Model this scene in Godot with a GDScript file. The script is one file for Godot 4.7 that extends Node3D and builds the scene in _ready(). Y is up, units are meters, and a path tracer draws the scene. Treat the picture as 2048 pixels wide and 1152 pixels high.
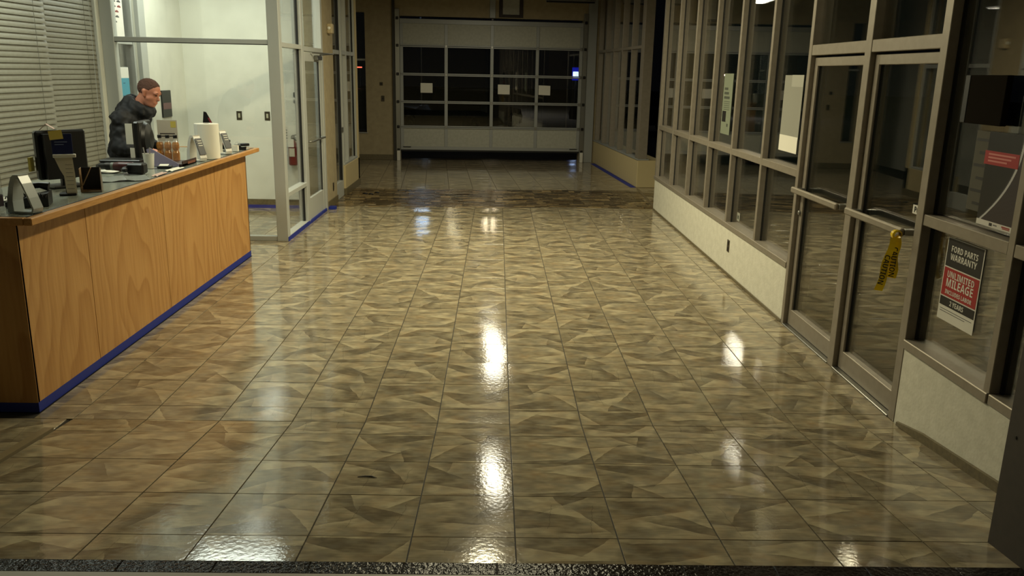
extends Node3D
# A service lane at night: glossy tiled floor, plywood counter, storefront glass, overhead door.

const TILE := 0.406
const GRID_X := 0.0954
const GRID_Z := -4.548
const RAMP_Z := -4.345
const RAMP_SLOPE := 0.101
const CEILING := 3.7
const WALL_L := -4.27
const WALL_R := 2.33
const GLASS_R := 2.385
const OFFICE_Z := -9.39
const OFFICE_BACK := -11.75
const SIDE_X := -2.37
const BAY_TURN := 0.0716
const BAY := Vector3(0, 0, -14)
const TOP := 1.115

var M := {}
var names := {}
var rng := RandomNumberGenerator.new()

# ---------------------------------------------------------------- helpers
func numbered(called: String) -> String:
	var n: int = names.get(called, 0)
	names[called] = n + 1
	return called if n == 0 else "%s_%03d" % [called, n]

func tag(o: Node, label: String, category := "", group := "", kind := "") -> Node:
	if label: o.set_meta("label", label)
	if category: o.set_meta("category", category)
	if group: o.set_meta("group", group)
	if kind: o.set_meta("kind", kind)
	return o

func thing(called: String, label: String, category: String, at := Vector3.ZERO, turn := 0.0, group := "", kind := "") -> Node3D:
	var o := Node3D.new()
	o.name = numbered(called)
	add_child(o)
	o.position = at
	o.rotation.y = turn
	tag(o, label, category, group, kind)
	return o

func mat(key: String, color: Color, rough := 0.6, metal := 0.0, spec := 0.5) -> StandardMaterial3D:
	if M.has(key): return M[key]
	var m := StandardMaterial3D.new()
	m.resource_name = key
	m.albedo_color = color
	m.roughness = rough
	m.metallic = metal
	m.metallic_specular = spec
	M[key] = m
	return m

func st() -> SurfaceTool:
	var s := SurfaceTool.new()
	s.begin(Mesh.PRIMITIVE_TRIANGLES)
	return s

func build(s: SurfaceTool, called: String, m: Material, parent: Node = null) -> MeshInstance3D:
	var o := MeshInstance3D.new()
	o.mesh = s.commit()
	o.material_override = m
	if parent == null:
		o.name = numbered(called)
		add_child(o)
	else:
		o.name = called
		parent.add_child(o, true)
	return o

func inst(mesh: Mesh, called: String, m: Material, parent: Node, at := Vector3.ZERO) -> MeshInstance3D:
	var o := MeshInstance3D.new()
	o.mesh = mesh
	o.material_override = m
	o.name = called
	o.position = at
	parent.add_child(o, true)
	return o

func poly(s: SurfaceTool, pts: Array, out: Vector3, uvs: Array = []) -> void:
	# a flat convex face whose normal looks along out
	var n: Vector3 = (pts[1] - pts[0]).cross(pts[2] - pts[0]).normalized()
	var idx := range(pts.size())
	if n.dot(out) < 0:
		n = -n
		idx.reverse()
	for k in range(1, pts.size() - 1):
		for i in [idx[0], idx[k + 1], idx[k]]:
			s.set_normal(n)
			if uvs: s.set_uv(uvs[i])
			s.add_vertex(pts[i])

func cbox(s: SurfaceTool, c: Vector3, size: Vector3, b := 0.0, bas := Basis.IDENTITY) -> void:
	# a box with chamfered edges
	var h := size / 2
	b = minf(b, minf(h.x, minf(h.y, h.z)) * 0.9)
	for a in 3:
		var o1 := (a + 1) % 3
		var o2 := (a + 2) % 3
		for sg in [-1.0, 1.0]:
			var pts := []
			for q in [[-1, -1], [1, -1], [1, 1], [-1, 1]]:
				var v := Vector3.ZERO
				v[a] = sg * h[a]
				v[o1] = q[0] * (h[o1] - b)
				v[o2] = q[1] * (h[o2] - b)
				pts.append(c + bas * v)
			var n := Vector3.ZERO
			n[a] = sg
			poly(s, pts, bas * n)
	if b <= 0: return
	for a in 3:
		var o1 := (a + 1) % 3
		var o2 := (a + 2) % 3
		for s1 in [-1.0, 1.0]:
			for s2 in [-1.0, 1.0]:
				var pts := []
				for q in [[-1, 0], [1, 0], [1, 1], [-1, 1]]:
					var v := Vector3.ZERO
					v[a] = q[0] * (h[a] - b)
					v[o1] = s1 * (h[o1] - (0.0 if q[1] == 0 else b))
					v[o2] = s2 * (h[o2] - (b if q[1] == 0 else 0.0))
					pts.append(c + bas * v)
				var n := Vector3.ZERO
				n[o1] = s1
				n[o2] = s2
				poly(s, pts, bas * n)
	for sx in [-1.0, 1.0]:
		for sy in [-1.0, 1.0]:
			for sz in [-1.0, 1.0]:
				var sg := Vector3(sx, sy, sz)
				poly(s, [c + bas * (sg * Vector3(h.x, h.y - b, h.z - b)), c + bas * (sg * Vector3(h.x - b, h.y, h.z - b)), c + bas * (sg * Vector3(h.x - b, h.y - b, h.z))], bas * sg)

func span(s: SurfaceTool, lo: Vector3, hi: Vector3, b := 0.0) -> void:
	cbox(s, (lo + hi) / 2, (hi - lo).abs(), b)

func box(called: String, m: Material, lo: Vector3, hi: Vector3, parent: Node = null, b := 0.0) -> MeshInstance3D:
	var s := st()
	span(s, lo, hi, b)
	return build(s, called, m, parent)

func lathe(s: SurfaceTool, prof: Array, seg := 20, at := Vector3.ZERO, bas := Basis.IDENTITY) -> void:
	# prof: Vector2(radius, height) from bottom to top
	for k in prof.size() - 1:
		var p: Vector2 = prof[k]
		var q: Vector2 = prof[k + 1]
		var d := q - p
		var nn := Vector2(d.y, -d.x).normalized()
		for i in seg:
			var a := TAU * i / seg
			var e := TAU * (i + 1) / seg
			var va := Vector3(cos(a), 0, sin(a))
			var ve := Vector3(cos(e), 0, sin(e))
			var vs := [[va * p.x + Vector3.UP * p.y, va], [ve * p.x + Vector3.UP * p.y, ve], [ve * q.x + Vector3.UP * q.y, ve], [va * q.x + Vector3.UP * q.y, va]]
			var idx := [0, 1, 2, 0, 2, 3]
			for j in idx:
				var dir: Vector3 = vs[j][1]
				s.set_normal((bas * (dir * nn.x + Vector3.UP * nn.y)).normalized())
				s.add_vertex(at + bas * vs[j][0])

func tube(s: SurfaceTool, pts: Array, r, seg := 10) -> void:
	# round bar along points; r a number or one radius for each point
	var rings := []
	var up := Vector3.UP
	for i in pts.size():
		var d: Vector3 = (pts[mini(i + 1, pts.size() - 1)] - pts[maxi(i - 1, 0)]).normalized()
		if absf(d.dot(up)) > 0.95: up = Vector3.RIGHT
		var x := d.cross(up).normalized()
		up = x.cross(d).normalized()
		var ring := []
		var rr: float = r[i] if r is Array else r
		for k in seg:
			var a := TAU * k / seg
			var n := x * cos(a) + up * sin(a)
			ring.append([pts[i] + n * rr, n])
		rings.append(ring)
	for i in pts.size() - 1:
		for k in seg:
			var k2 := (k + 1) % seg
			var q := [rings[i][k], rings[i][k2], rings[i + 1][k2], rings[i + 1][k]]
			for j in [0, 1, 2, 0, 2, 3]:
				s.set_normal(q[j][1])
				s.add_vertex(q[j][0])
	for e in [0, pts.size() - 1]:
		var out: Vector3 = (pts[e] - pts[1 if e == 0 else e - 1]).normalized()
		poly(s, rings[e].map(func(v): return v[0]), out)

func extrude(s: SurfaceTool, outline: Array, depth: float, xf := Transform3D.IDENTITY) -> void:
	# outline in x, y; thickness depth centred on z
	var pk := PackedVector2Array(outline)
	var tri := Geometry2D.triangulate_polygon(pk)
	for sg in [-1.0, 1.0]:
		for k in range(0, tri.size(), 3):
			var pts := []
			for j in 3: pts.append(xf * Vector3(pk[tri[k + j]].x, pk[tri[k + j]].y, sg * depth / 2))
			poly(s, pts, xf.basis * Vector3(0, 0, sg))
	var flip := 1.0 if Geometry2D.is_polygon_clockwise(pk) else -1.0
	for i in pk.size():
		var a := pk[i]
		var b := pk[(i + 1) % pk.size()]
		var n := Vector3(-(b.y - a.y), b.x - a.x, 0) * flip
		if n.length() < 1e-6: continue
		poly(s, [xf * Vector3(a.x, a.y, -depth / 2), xf * Vector3(b.x, b.y, -depth / 2), xf * Vector3(b.x, b.y, depth / 2), xf * Vector3(a.x, a.y, depth / 2)], xf.basis * n)

func card(called: String, m: Material, o: Vector3, ux: Vector3, uy: Vector3, thick: float, parent: Node = null) -> MeshInstance3D:
	# a printed sheet: front face carries the whole texture, o is its lower left corner
	var s := st()
	var n := ux.cross(uy).normalized()
	var f := [o + n * thick, o + ux + n * thick, o + ux + uy + n * thick, o + uy + n * thick]
	poly(s, f, n, [Vector2(0, 1), Vector2(1, 1), Vector2(1, 0), Vector2(0, 0)])
	var e := Vector2(0.01, 0.99)
	poly(s, [o, o + ux, o + ux + uy, o + uy], -n, [e, e, e, e])
	for k in 4:
		var a: Vector3 = f[k]
		var b: Vector3 = f[(k + 1) % 4]
		poly(s, [a, b, b - n * thick, a - n * thick], (a + b) / 2 - (f[0] + f[2]) / 2, [e, e, e, e])
	return build(s, called, m, parent)

func words(text: String, size: float, m: Material, at: Vector3, ux: Vector3, uy: Vector3, parent: Node, bold := true) -> MeshInstance3D:
	var t := TextMesh.new()
	var f := SystemFont.new()
	f.font_names = PackedStringArray(["Droid Sans"])
	f.font_weight = 700 if bold else 400
	t.font = f
	t.text = text
	t.font_size = 48
	t.pixel_size = size / 48.0
	t.depth = 0.0008
	var o := MeshInstance3D.new()
	o.name = "lettering"
	o.mesh = t
	o.material_override = m
	parent.add_child(o, true)
	o.transform = Transform3D(Basis(ux.normalized(), uy.normalized(), ux.cross(uy).normalized()), at)
	return o

func noise_image(size: int, freq: float, seed_: int, oct := 4) -> Image:
	var n := FastNoiseLite.new()
	n.seed = seed_
	n.frequency = freq
	n.fractal_octaves = oct
	return n.get_seamless_image(size, size)

func tex(im: Image) -> ImageTexture:
	return ImageTexture.create_from_image(im)

func mottled(key: String, a: Color, b: Color, freq: float, scale_: float, rough: float, seed_: int, spec := 0.5) -> StandardMaterial3D:
	# two tones of one paint mixed by noise, laid on by position
	var im := noise_image(256, freq, seed_)
	im.convert(Image.FORMAT_RGB8)
	for y in 256:
		for x in 256:
			im.set_pixel(x, y, a.lerp(b, im.get_pixel(x, y).r))
	var m := mat(key, Color.WHITE, rough, 0.0, spec)
	m.albedo_texture = tex(im)
	m.uv1_triplanar = true
	m.uv1_world_triplanar = true
	m.uv1_scale = Vector3.ONE * scale_
	return m

func relief(m: StandardMaterial3D, im: Image, strength: float) -> void:
	var n := im.duplicate()
	n.convert(Image.FORMAT_RGBA8)
	n.bump_map_to_normal_map(strength)
	m.normal_enabled = true
	m.normal_texture = tex(n)
	m.normal_scale = 1.0

func glazed(lo: Vector3, hi: Vector3, parent: Node, called := "pane") -> void:
	# insulated unit: two leaves of glass with a gap, set across x
	var s := st()
	span(s, lo, Vector3(lo.x + 0.004, hi.y, hi.z))
	span(s, Vector3(lo.x + 0.016, lo.y, lo.z), Vector3(lo.x + 0.020, hi.y, hi.z))
	build(s, called, M["clear glass"], parent)

func pane_glass(key: String, tint: Color) -> StandardMaterial3D:
	var m := mat(key, tint, 0.0, 0.0, 0.5)
	m.transparency = BaseMaterial3D.TRANSPARENCY_ALPHA
	return m

func ramp_y(z: float) -> float:
	return maxf(0.0, RAMP_SLOPE * (z - RAMP_Z))

# ---------------------------------------------------------------- the scene
func _ready() -> void:
	rng.seed = 7
	camera_and_light()
	materials()
	room()
	floor_tiles()
	right_storefront()
	entrance_doors()
	alcove()
	office()
	left_far()
	garage_end()
	blinds()
	counter()
	counter_things()
	person()
	signs()
	tapes()
	outside()

func camera_and_light() -> void:
	var cam := Camera3D.new()
	cam.name = "camera"
	add_child(cam)
	cam.position = Vector3(0, 1.91417, 0)
	cam.rotation_order = EULER_ORDER_YXZ
	cam.rotation = Vector3(-0.25248, -0.021309, 0.021129)
	cam.fov = rad_to_deg(2.0 * atan(576.0 / 1662.0))
	cam.near = 0.05
	cam.far = 400.0
	cam.current = true
	var we := WorldEnvironment.new()
	we.name = "environment"
	var env := Environment.new()
	env.background_mode = Environment.BG_COLOR
	env.background_color = Color(0.012, 0.013, 0.016)
	env.background_energy_multiplier = 1.0
	env.tonemap_mode = Environment.TONE_MAPPER_LINEAR
	env.tonemap_exposure = 1.1
	env.sdfgi_enabled = true
	env.ssao_enabled = true
	env.ssil_enabled = true
	we.environment = env
	add_child(we)
	# ceiling fixtures: [middle, length, width, turn, light energy, colour, label]
	var warm := Color(1.0, 0.955, 0.79)
	var cool := Color(0.96, 1.0, 0.93)
	ceiling_light(Vector3(-0.05, 3.32, -9.6), 2.44, 0.30, 0.0, 13.0, warm, "long ceiling light over the middle of the tiled lane")
	ceiling_light(Vector3(-0.05, 3.32, -6.8), 2.44, 0.30, 0.0, 10.0, warm, "long ceiling light over the counter's long front")
	ceiling_light(Vector3(-0.02, 3.32, -15.5), 2.44, 0.30, BAY_TURN, 2.7, Color(1.0, 0.97, 0.86), "long ceiling light near the overhead garage door")
	ceiling_light(Vector3(-3.35, 3.32, -10.25), 1.22, 1.10, 0.0, 3.4, cool, "square-cornered ceiling light inside the glass office")

	ceiling_light(Vector3(-3.55, 3.32, -6.6), 1.22, 0.30, 0.0, 3.2, cool, "short ceiling light behind the wooden counter")

func ceiling_light(at: Vector3, length: float, width: float, turn: float, energy: float, color: Color, label: String) -> void:
	var t := thing("ceiling_light", label, "light", at, turn, "ceiling lights")
	var white := mat("fixture white enamel", Color(0.85, 0.85, 0.82), 0.4)
	var s := st()
	span(s, Vector3(-width / 2 - 0.03, 0.02, -length / 2 - 0.03), Vector3(width / 2 + 0.03, 0.09, length / 2 + 0.03), 0.01)
	build(s, "housing", white, t)
	var glow := StandardMaterial3D.new()
	glow.albedo_color = Color(0.9, 0.9, 0.88)
	glow.emission_enabled = true
	glow.emission = color
	glow.emission_energy_multiplier = 2.0
	box("diffuser_lamp", glow, Vector3(-width / 2, 0.0, -length / 2), Vector3(width / 2, 0.02, length / 2), t)
	for z in [-length / 2 + 0.15, length / 2 - 0.15]:
		var r := st()
		tube(r, [Vector3(0, 0.09, z), Vector3(0, CEILING - at.y, z)], 0.006, 8)
		build(r, "hanger_rod", mat("steel", Color(0.55, 0.55, 0.53), 0.35, 0.9), t)
	var l := AreaLight3D.new()
	l.name = "lamp"
	l.area_size = Vector2(width, length)
	l.light_color = color
	l.light_energy = energy
	l.area_range = 60.0
	l.shadow_enabled = true
	t.add_child(l)
	l.position = Vector3(0, -0.01, 0)
	l.rotation = Vector3(-PI / 2, 0, 0)

func materials() -> void:
	var plaster := mottled("white painted block", Color(0.74, 0.73, 0.67), Color(0.80, 0.79, 0.73), 0.03, 1.2, 0.75, 3)
	relief(plaster, noise_image(256, 0.12, 4, 3), 0.3)
	mottled("tan painted plaster", Color(0.58, 0.53, 0.42), Color(0.64, 0.59, 0.47), 0.03, 0.8, 0.8, 5)
	mottled("office white paint", Color(0.84, 0.84, 0.79), Color(0.88, 0.88, 0.83), 0.02, 0.6, 0.7, 6)
	mottled("ceiling board", Color(0.62, 0.60, 0.54), Color(0.68, 0.66, 0.60), 0.05, 1.0, 0.9, 8)
	mottled("asphalt", Color(0.10, 0.10, 0.10), Color(0.16, 0.16, 0.15), 0.08, 0.5, 0.85, 9)
	mottled("brushed aluminium", Color(0.53, 0.50, 0.45), Color(0.57, 0.54, 0.49), 0.02, 2.0, 0.45, 10, 0.4).metallic = 0.35
	mottled("door paint", Color(0.62, 0.62, 0.57), Color(0.68, 0.68, 0.63), 0.03, 1.5, 0.55, 11)
	mottled("grey base tile", Color(0.33, 0.30, 0.22), Color(0.44, 0.40, 0.30), 0.04, 2.5, 0.35, 12)
	mottled("dark pillar paint", Color(0.20, 0.18, 0.16), Color(0.24, 0.215, 0.19), 0.04, 1.5, 0.6, 13)
	mottled("mortar", Color(0.10, 0.085, 0.06), Color(0.16, 0.14, 0.10), 0.08, 3.0, 0.8, 14)
	mottled("slat vinyl", Color(0.50, 0.49, 0.43), Color(0.54, 0.53, 0.47), 0.03, 2.0, 0.5, 15)
	pane_glass("clear glass", Color(0.30, 0.40, 0.36, 0.008))
	pane_glass("clear plastic", Color(0.85, 0.87, 0.86, 0.22))
	mat("black rubber", Color(0.03, 0.03, 0.03), 0.6)
	mat("black plastic", Color(0.035, 0.035, 0.037), 0.4)
	mat("white plastic", Color(0.82, 0.81, 0.77), 0.4)
	mat("paper", Color(0.83, 0.82, 0.77), 0.85)
	mat("steel", Color(0.55, 0.55, 0.53), 0.35, 0.9)
	mat("blue tape", Color(0.07, 0.15, 0.52), 0.6)

# ---------------------------------------------------------------- room shell
func room() -> void:
	var white: Material = M["white painted block"]
	var tan_: Material = M["tan painted plaster"]
	var s := st()
	span(s, Vector3(-4.6, CEILING, -20.4), Vector3(3.6, CEILING + 0.2, 3.2))
	tag(build(s, "ceiling", M["ceiling board"]), "flat ceiling above the tiled lane", "ceiling", "", "structure")
	# outer left wall with window openings
	s = st()
	var zs := [[3.0, 0.2], [-7.0, -6.6], [-9.6, -9.3], [-20.2, -10.24]]
	for w in [[3.0, -6.8], [-9.3, -9.62], [-10.28, -20.2]]:
		span(s, Vector3(WALL_L - 0.2, -0.1, w[1]), Vector3(WALL_L, CEILING, w[0]))
	for w in [[-6.8, -9.3, 0.45, 3.1], [-9.62, -10.28, 0.5, 3.1]]:
		span(s, Vector3(WALL_L - 0.2, -0.1, w[1]), Vector3(WALL_L, w[2], w[0]))
		span(s, Vector3(WALL_L - 0.2, w[3], w[1]), Vector3(WALL_L, CEILING, w[0]))
	tag(build(s, "wall_left", M["office white paint"]), "white outer wall with windows behind the wooden counter", "wall", "", "structure")
	var w3 := thing("window_3", "pair of dark windows behind the closed slatted blinds", "window", Vector3.ZERO, 0, "", "structure")
	for z in [[-6.8, -8.2], [-8.25, -9.3]]:
		box("pane", M["clear glass"], Vector3(WALL_L - 0.12, 0.5, z[1]), Vector3(WALL_L - 0.11, 3.05, z[0]), w3)
		for e in [z[0], z[1]]:
			box("jamb", M["brushed aluminium"], Vector3(WALL_L - 0.15, 0.45, e - 0.025), Vector3(WALL_L - 0.07, 3.1, e + 0.025), w3)
	# wall behind the camera
	s = st()
	span(s, Vector3(-4.6, -0.1, 3.0), Vector3(3.6, CEILING, 3.2))
	tag(build(s, "wall_back", tan_), "wall behind the lane, out of the picture", "wall", "", "structure")
	# low wall on the right, two lengths
	s = st()
	for w in [[-4.48, 3.0], [-12.22, -6.44]]:
		span(s, Vector3(WALL_R, -0.1, w[0]), Vector3(WALL_R + 0.2, 0.455, w[1]), 0.008)
	span(s, Vector3(WALL_R + 0.2, -0.1, -1.5), Vector3(WALL_R + 0.4, CEILING, 3.0))
	tag(build(s, "wall_right", white), "low white block wall under the right-hand windows", "wall", "", "structure")
	# dirty dark line along its foot
	s = st()
	span(s, Vector3(WALL_R - 0.008, 0.0, -12.22), Vector3(WALL_R, 0.028, -6.44), 0.003)
	for k in 6:
		var z0 := -4.40 + k * 0.28
		var z1 := z0 + 0.28
		var pts := [Vector3(WALL_R - 0.012, ramp_y(z0), z0), Vector3(WALL_R - 0.012, ramp_y(z1), z1), Vector3(WALL_R - 0.012, ramp_y(z1) + 0.05, z1), Vector3(WALL_R - 0.012, ramp_y(z0) + (0.05 if k else 0.02), z0)]
		poly(s, pts, Vector3.LEFT)
		poly(s, [pts[3], pts[2], pts[2] + Vector3(0.012, 0.004, 0), pts[3] + Vector3(0.012, 0.004, 0)], Vector3.UP)
	tag(build(s, "baseboard_right", M["grey base tile"]), "thin dark skirting at the foot of the right-hand low wall", "skirting", "", "structure")
	# duplex socket on the low wall
	var so := thing("wall_outlet", "small dark power outlet on the right-hand low wall", "outlet", Vector3(WALL_R, 0.29, -8.12))
	box("cover_plate", mat("bronze plate", Color(0.25, 0.22, 0.16), 0.4, 0.3), Vector3(-0.006, -0.06, -0.037), Vector3(0, 0.06, 0.037), so, 0.002)
	for y in [-0.03, 0.03]:
		box("socket", M["black plastic"], Vector3(-0.009, y - 0.02, -0.018), Vector3(-0.004, y + 0.02, 0.018), so, 0.004)
	# dark pillar in the near right corner
	var pl := thing("pillar", "dark painted pillar at the near right corner of the lane", "pillar", Vector3(1.98, 0, -2.93), 0, "", "structure")
	box("shaft", M["dark pillar paint"], Vector3(0, 0.0, 0), Vector3(0.6, CEILING, 0.85), pl, 0.006)
	for q in [[0.62, 0.06], [1.6, 0.06]]:
		var c := st()
		lathe(c, [Vector2(0, 0.004), Vector2(0.006, 0.003), Vector2(0.007, 0)], 12, Vector3(-0.0, q[0], q[1]), Basis(Vector3.FORWARD, -PI / 2).rotated(Vector3.UP, 0.0))
		build(c, "screw", M["black plastic"], pl)

# ---------------------------------------------------------------- floor
func tile_image(seed_: int, crack: bool, rust: bool) -> Image:
	var r := RandomNumberGenerator.new()
	r.seed = seed_
	var n := FastNoiseLite.new()
	n.seed = seed_
	n.frequency = 0.012
	n.fractal_octaves = 3
	var g := FastNoiseLite.new()
	g.seed = seed_ + 50
	g.frequency = 0.05
	g.fractal_octaves = 4
	var size := 256
	var im := Image.create(size, size, false, Image.FORMAT_RGB8)
	var dark := Color(0.385, 0.35, 0.285)
	var light := Color(0.69, 0.645, 0.53)
	# folds: each one a straight crease, crisp on one side and running out on the other
	var folds := []
	for k in (6 if seed_ % 2 else 4):
		var a: float = [0.12, -0.25, 0.95, 0.3, -0.85, 1.25][k] + r.randf_range(-0.2, 0.2)
		folds.append([Vector2(cos(a), sin(a)), Vector2(r.randf_range(0.05, 0.95), (k + r.randf_range(0.1, 0.9)) / (6.0 if seed_ % 2 else 4.0)), r.randf_range(0.5, 1.1), r.randf_range(0.08, 0.24), 1.0 if r.randf() < 0.5 else -1.0])
	for y in size:
		for x in size:
			var p := Vector2(x, y) / size
			var wob: float = n.get_noise_2d(x, y) * 0.02
			var v := 0.50
			for f in folds:
				var d: Vector2 = p - f[1]
				var u: float = absf(d.dot(f[0]))
				if u > f[2] * 0.5: continue
				var w: float = (-d.x * f[0].y + d.y * f[0].x) * f[4] + wob
				var ends: float = smoothstep(f[2] * 0.5, f[2] * 0.2, u)
				v += ends * (0.40 * exp(-w / (f[3] * 1.1)) if w > 0.0 else -0.38 * exp(w / f[3]))
			v += g.get_noise_2d(x * 0.25 + y * 0.1, y * 1.6) * 0.20 + n.get_noise_2d(x * 0.9 + 400, y * 1.3) * 0.42
			var c := dark.lerp(light, clampf(v, 0.0, 1.0))
			c = c.lerp(Color(0.47, 0.45, 0.40), clampf(n.get_noise_2d(x * 0.7 + 900, y * 0.9) * 0.9, 0.0, 0.45))
			c = c.lerp(Color(0.60, 0.52, 0.40), clampf(n.get_noise_2d(x * 0.6 + 1500, y * 0.8) * 0.8, 0.0, 0.35))
			if rust:
				var q := p.distance_to(Vector2(0.72, 0.35)) + n.get_noise_2d(x * 3.0, y * 3.0) * 0.12
				if q < 0.2: c = c.lerp(Color(0.56, 0.42, 0.26), (0.2 - q) * 1.3)
			im.set_pixel(x, y, c)
	if crack:
		for k in 2:
			var px := 60.0 + 110.0 * k
			for y in range(20 + 30 * k, 200):
				px += r.randf_range(-1.0, 0.75)
				var c := im.get_pixel(clampi(int(px), 0, 255), y)
				im.set_pixel(clampi(int(px), 0, 255), y, c.darkened(0.28))
	return im

func tile_mesh(w: float, d: float, u0: float, v0: float, u1: float, v1: float, slope := 0.0) -> Mesh:
	# one bevelled floor tile, its top at y 0, spanning 0..w and 0..d (towards the camera)
	var s := st()
	var b := 0.0007
	var dy := slope * d
	var hgt := func(z): return dy * z / d
	var top := [Vector3(b, hgt.call(b), b), Vector3(w - b, hgt.call(b), b), Vector3(w - b, hgt.call(d - b), d - b), Vector3(b, hgt.call(d - b), d - b)]
	var low := [Vector3(0, -0.0007, 0), Vector3(w, -0.0007, 0), Vector3(w, dy - 0.0007, d), Vector3(0, dy - 0.0007, d)]
	var uv := [Vector2(u0, v0), Vector2(u1, v0), Vector2(u1, v1), Vector2(u0, v1)]
	poly(s, top, Vector3.UP, uv)
	for k in 4:
		var j := (k + 1) % 4
		var out: Vector3 = (low[k] + low[j]) / 2 - (low[0] + low[2]) / 2
		poly(s, [low[k], low[j], top[j], top[k]], Vector3.UP + out, [uv[k], uv[j], uv[j], uv[k]])
		var e := Vector3(0, -0.01, 0)
		poly(s, [low[k], low[j], low[j] + e, low[k] + e], out, [uv[k], uv[j], uv[j], uv[k]])
	return s.commit()

func floor_tiles() -> void:
	var tiles := []
	var micro := noise_image(256, 0.05, 30, 4)
	for k in 8:
		var m := mat("stone tile print %d" % k, Color.WHITE, 0.09, 0.0, 0.62)
		m.albedo_texture = tex(tile_image(100 + k * 7, k % 3 == 1, k % 4 == 2))
		relief(m, micro, 0.12)
		tiles.append(m)
	var fl := thing("floor", "glossy beige and brown stone-look tiled floor", "floor", Vector3.ZERO, 0, "", "structure")
	# mortar bed: flat lane, ramp, office and rooms to the left
	var s := st()
	span(s, Vector3(-4.3, -0.2, -20.0), Vector3(3.4, -0.007, RAMP_Z))
	span(s, Vector3(-4.3, -0.2, RAMP_Z), Vector3(-2.36, -0.007, 3.0))
	extrude(s, [Vector2(RAMP_Z, -0.2), Vector2(RAMP_Z, -0.007), Vector2(-2.64, RAMP_SLOPE * (-2.64 - RAMP_Z) - 0.007), Vector2(3.0, RAMP_SLOPE * (-2.64 - RAMP_Z) - 0.007), Vector2(3.0, -0.2)], 4.75, Transform3D(Basis(Vector3(0, 0, 1), Vector3.UP, Vector3(-1, 0, 0)), Vector3(0.02, 0, 0)))
	build(s, "mortar_bed", M["mortar"], fl)
	# columns between grid lines
	var cols := []
	for c in range(-7, 6):
		cols.append([GRID_X + c * TILE, GRID_X + (c + 1) * TILE])
	cols[12][1] = WALL_R
	# rows: [near z, far z], nearest first
	var rows := []
	rows.append([-2.712, GRID_Z + 4 * TILE])
	for k in [3, 2, 1]:
		rows.append([GRID_Z + (k + 1) * TILE, GRID_Z + k * TILE])
	rows.append([GRID_Z + TILE, RAMP_Z])
	rows.append([RAMP_Z, GRID_Z])
	for k in 19:
		rows.append([GRID_Z - k * TILE, GRID_Z - (k + 1) * TILE])
	var gx := 0.0055
	var gz := 0.0035
	var cache := {}
	var count := 0
	var rest := [st(), st(), st()]
	for ri in rows.size():
		var zn: float = rows[ri][0]
		var zf: float = rows[ri][1]
		for ci in cols.size():
			var x0: float = cols[ci][0]
			var x1: float = cols[ci][1]
			var on_ramp := zf >= RAMP_Z - 0.001
			if ci == 0 and (zn > -4.3 or zn < -8.5): continue
			if ci == 0: x0 = -2.56
			var far_cut := zf
			if ri == rows.size() - 1:
				far_cut = zf
			var w := x1 - x0 - gx
			var d := zn - far_cut - gz
			var variant := rng.randi() % 8
			var turn := rng.randi() % 4
			var fu := Vector2(0, w / TILE) if turn % 2 == 0 else Vector2(w / TILE, 0)
			var fv := Vector2(0, d / TILE) if turn < 2 else Vector2(d / TILE, 0)
			var key := "%.3f %.3f %d %s" % [w, d, turn, on_ramp]
			if not cache.has(key):
				cache[key] = tile_mesh(w, d, fu.x, fv.x, fu.y, fv.y, RAMP_SLOPE if on_ramp else 0.0)
			var at := Vector3(x0 + gx / 2, ramp_y(far_cut + gz / 2) if on_ramp else 0.0, far_cut + gz / 2)
			at.y += rng.randf_range(-0.0006, 0.0006)
			if count < 300:
				var t := inst(cache[key], "floor_tile", tiles[variant], fl, at)
				t.rotation.z = rng.randf_range(-0.0008, 0.0008)
				t.rotation.x = rng.randf_range(-0.0008, 0.0008)
				count += 1
			else:
				rest[rng.randi() % 3].append_from(cache[key], 0, Transform3D(Basis.IDENTITY, at))
	# the lane's tiles past the three hundredth, the office, the left rooms and the far bay: one joined part
	var plain := {}
	for turn in 4:
		var fu := Vector2(0, 1) if turn % 2 == 0 else Vector2(1, 0)
		var fv := Vector2(0, 1) if turn < 2 else Vector2(1, 0)
		plain[turn] = tile_mesh(TILE - gx, TILE - gz, fu.x, fv.x, fu.y, fv.y)
	for c in range(-11, -6):
		for k in range(0, 19):
			var x := GRID_X + c * TILE
			var z := GRID_Z - (k + 1) * TILE
			if x < WALL_L - 0.3 or (x > -3.2 and z > -8.9): continue
			rest[rng.randi() % 3].append_from(plain[rng.randi() % 4], 0, Transform3D(Basis.IDENTITY, Vector3(x + gx / 2, 0, z + gz / 2)))
	for k in 9:
		for c in 5:
			rest[rng.randi() % 3].append_from(plain[rng.randi() % 4], 0, Transform3D(Basis.IDENTITY, Vector3(-2.37 - (c + 1) * TILE, -0.001, -4.14 + (k - 0.5) * TILE)))
	var bay := Transform3D(Basis(Vector3.UP, BAY_TURN), BAY)
	for c in range(-8, 7):
		for k in 13:
			rest[rng.randi() % 3].append_from(plain[rng.randi() % 4], 0, bay * Transform3D(Basis.IDENTITY, Vector3(0.02 + c * TILE, -0.0005, -0.02 - (k + 1) * TILE)))
	for k in 6:
		for c in 3:
			rest[rng.randi() % 3].append_from(plain[rng.randi() % 4], 0, Transform3D(Basis.IDENTITY, Vector3(WALL_R + 0.02 + c * TILE, 0, -12.25 - (k + 1) * TILE)))
	for k in 3:
		tag(build(rest[k], "far_tiles", tiles[[3, 4, 6][k]], fl), "", "", "", "stuff")
	# band of small random-length split tiles across the lane
	var bits := [st(), st(), st()]
	var z := -0.04
	while z > -0.0: z -= 0.1
	var v := 1.86
	var lines := 0
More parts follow.
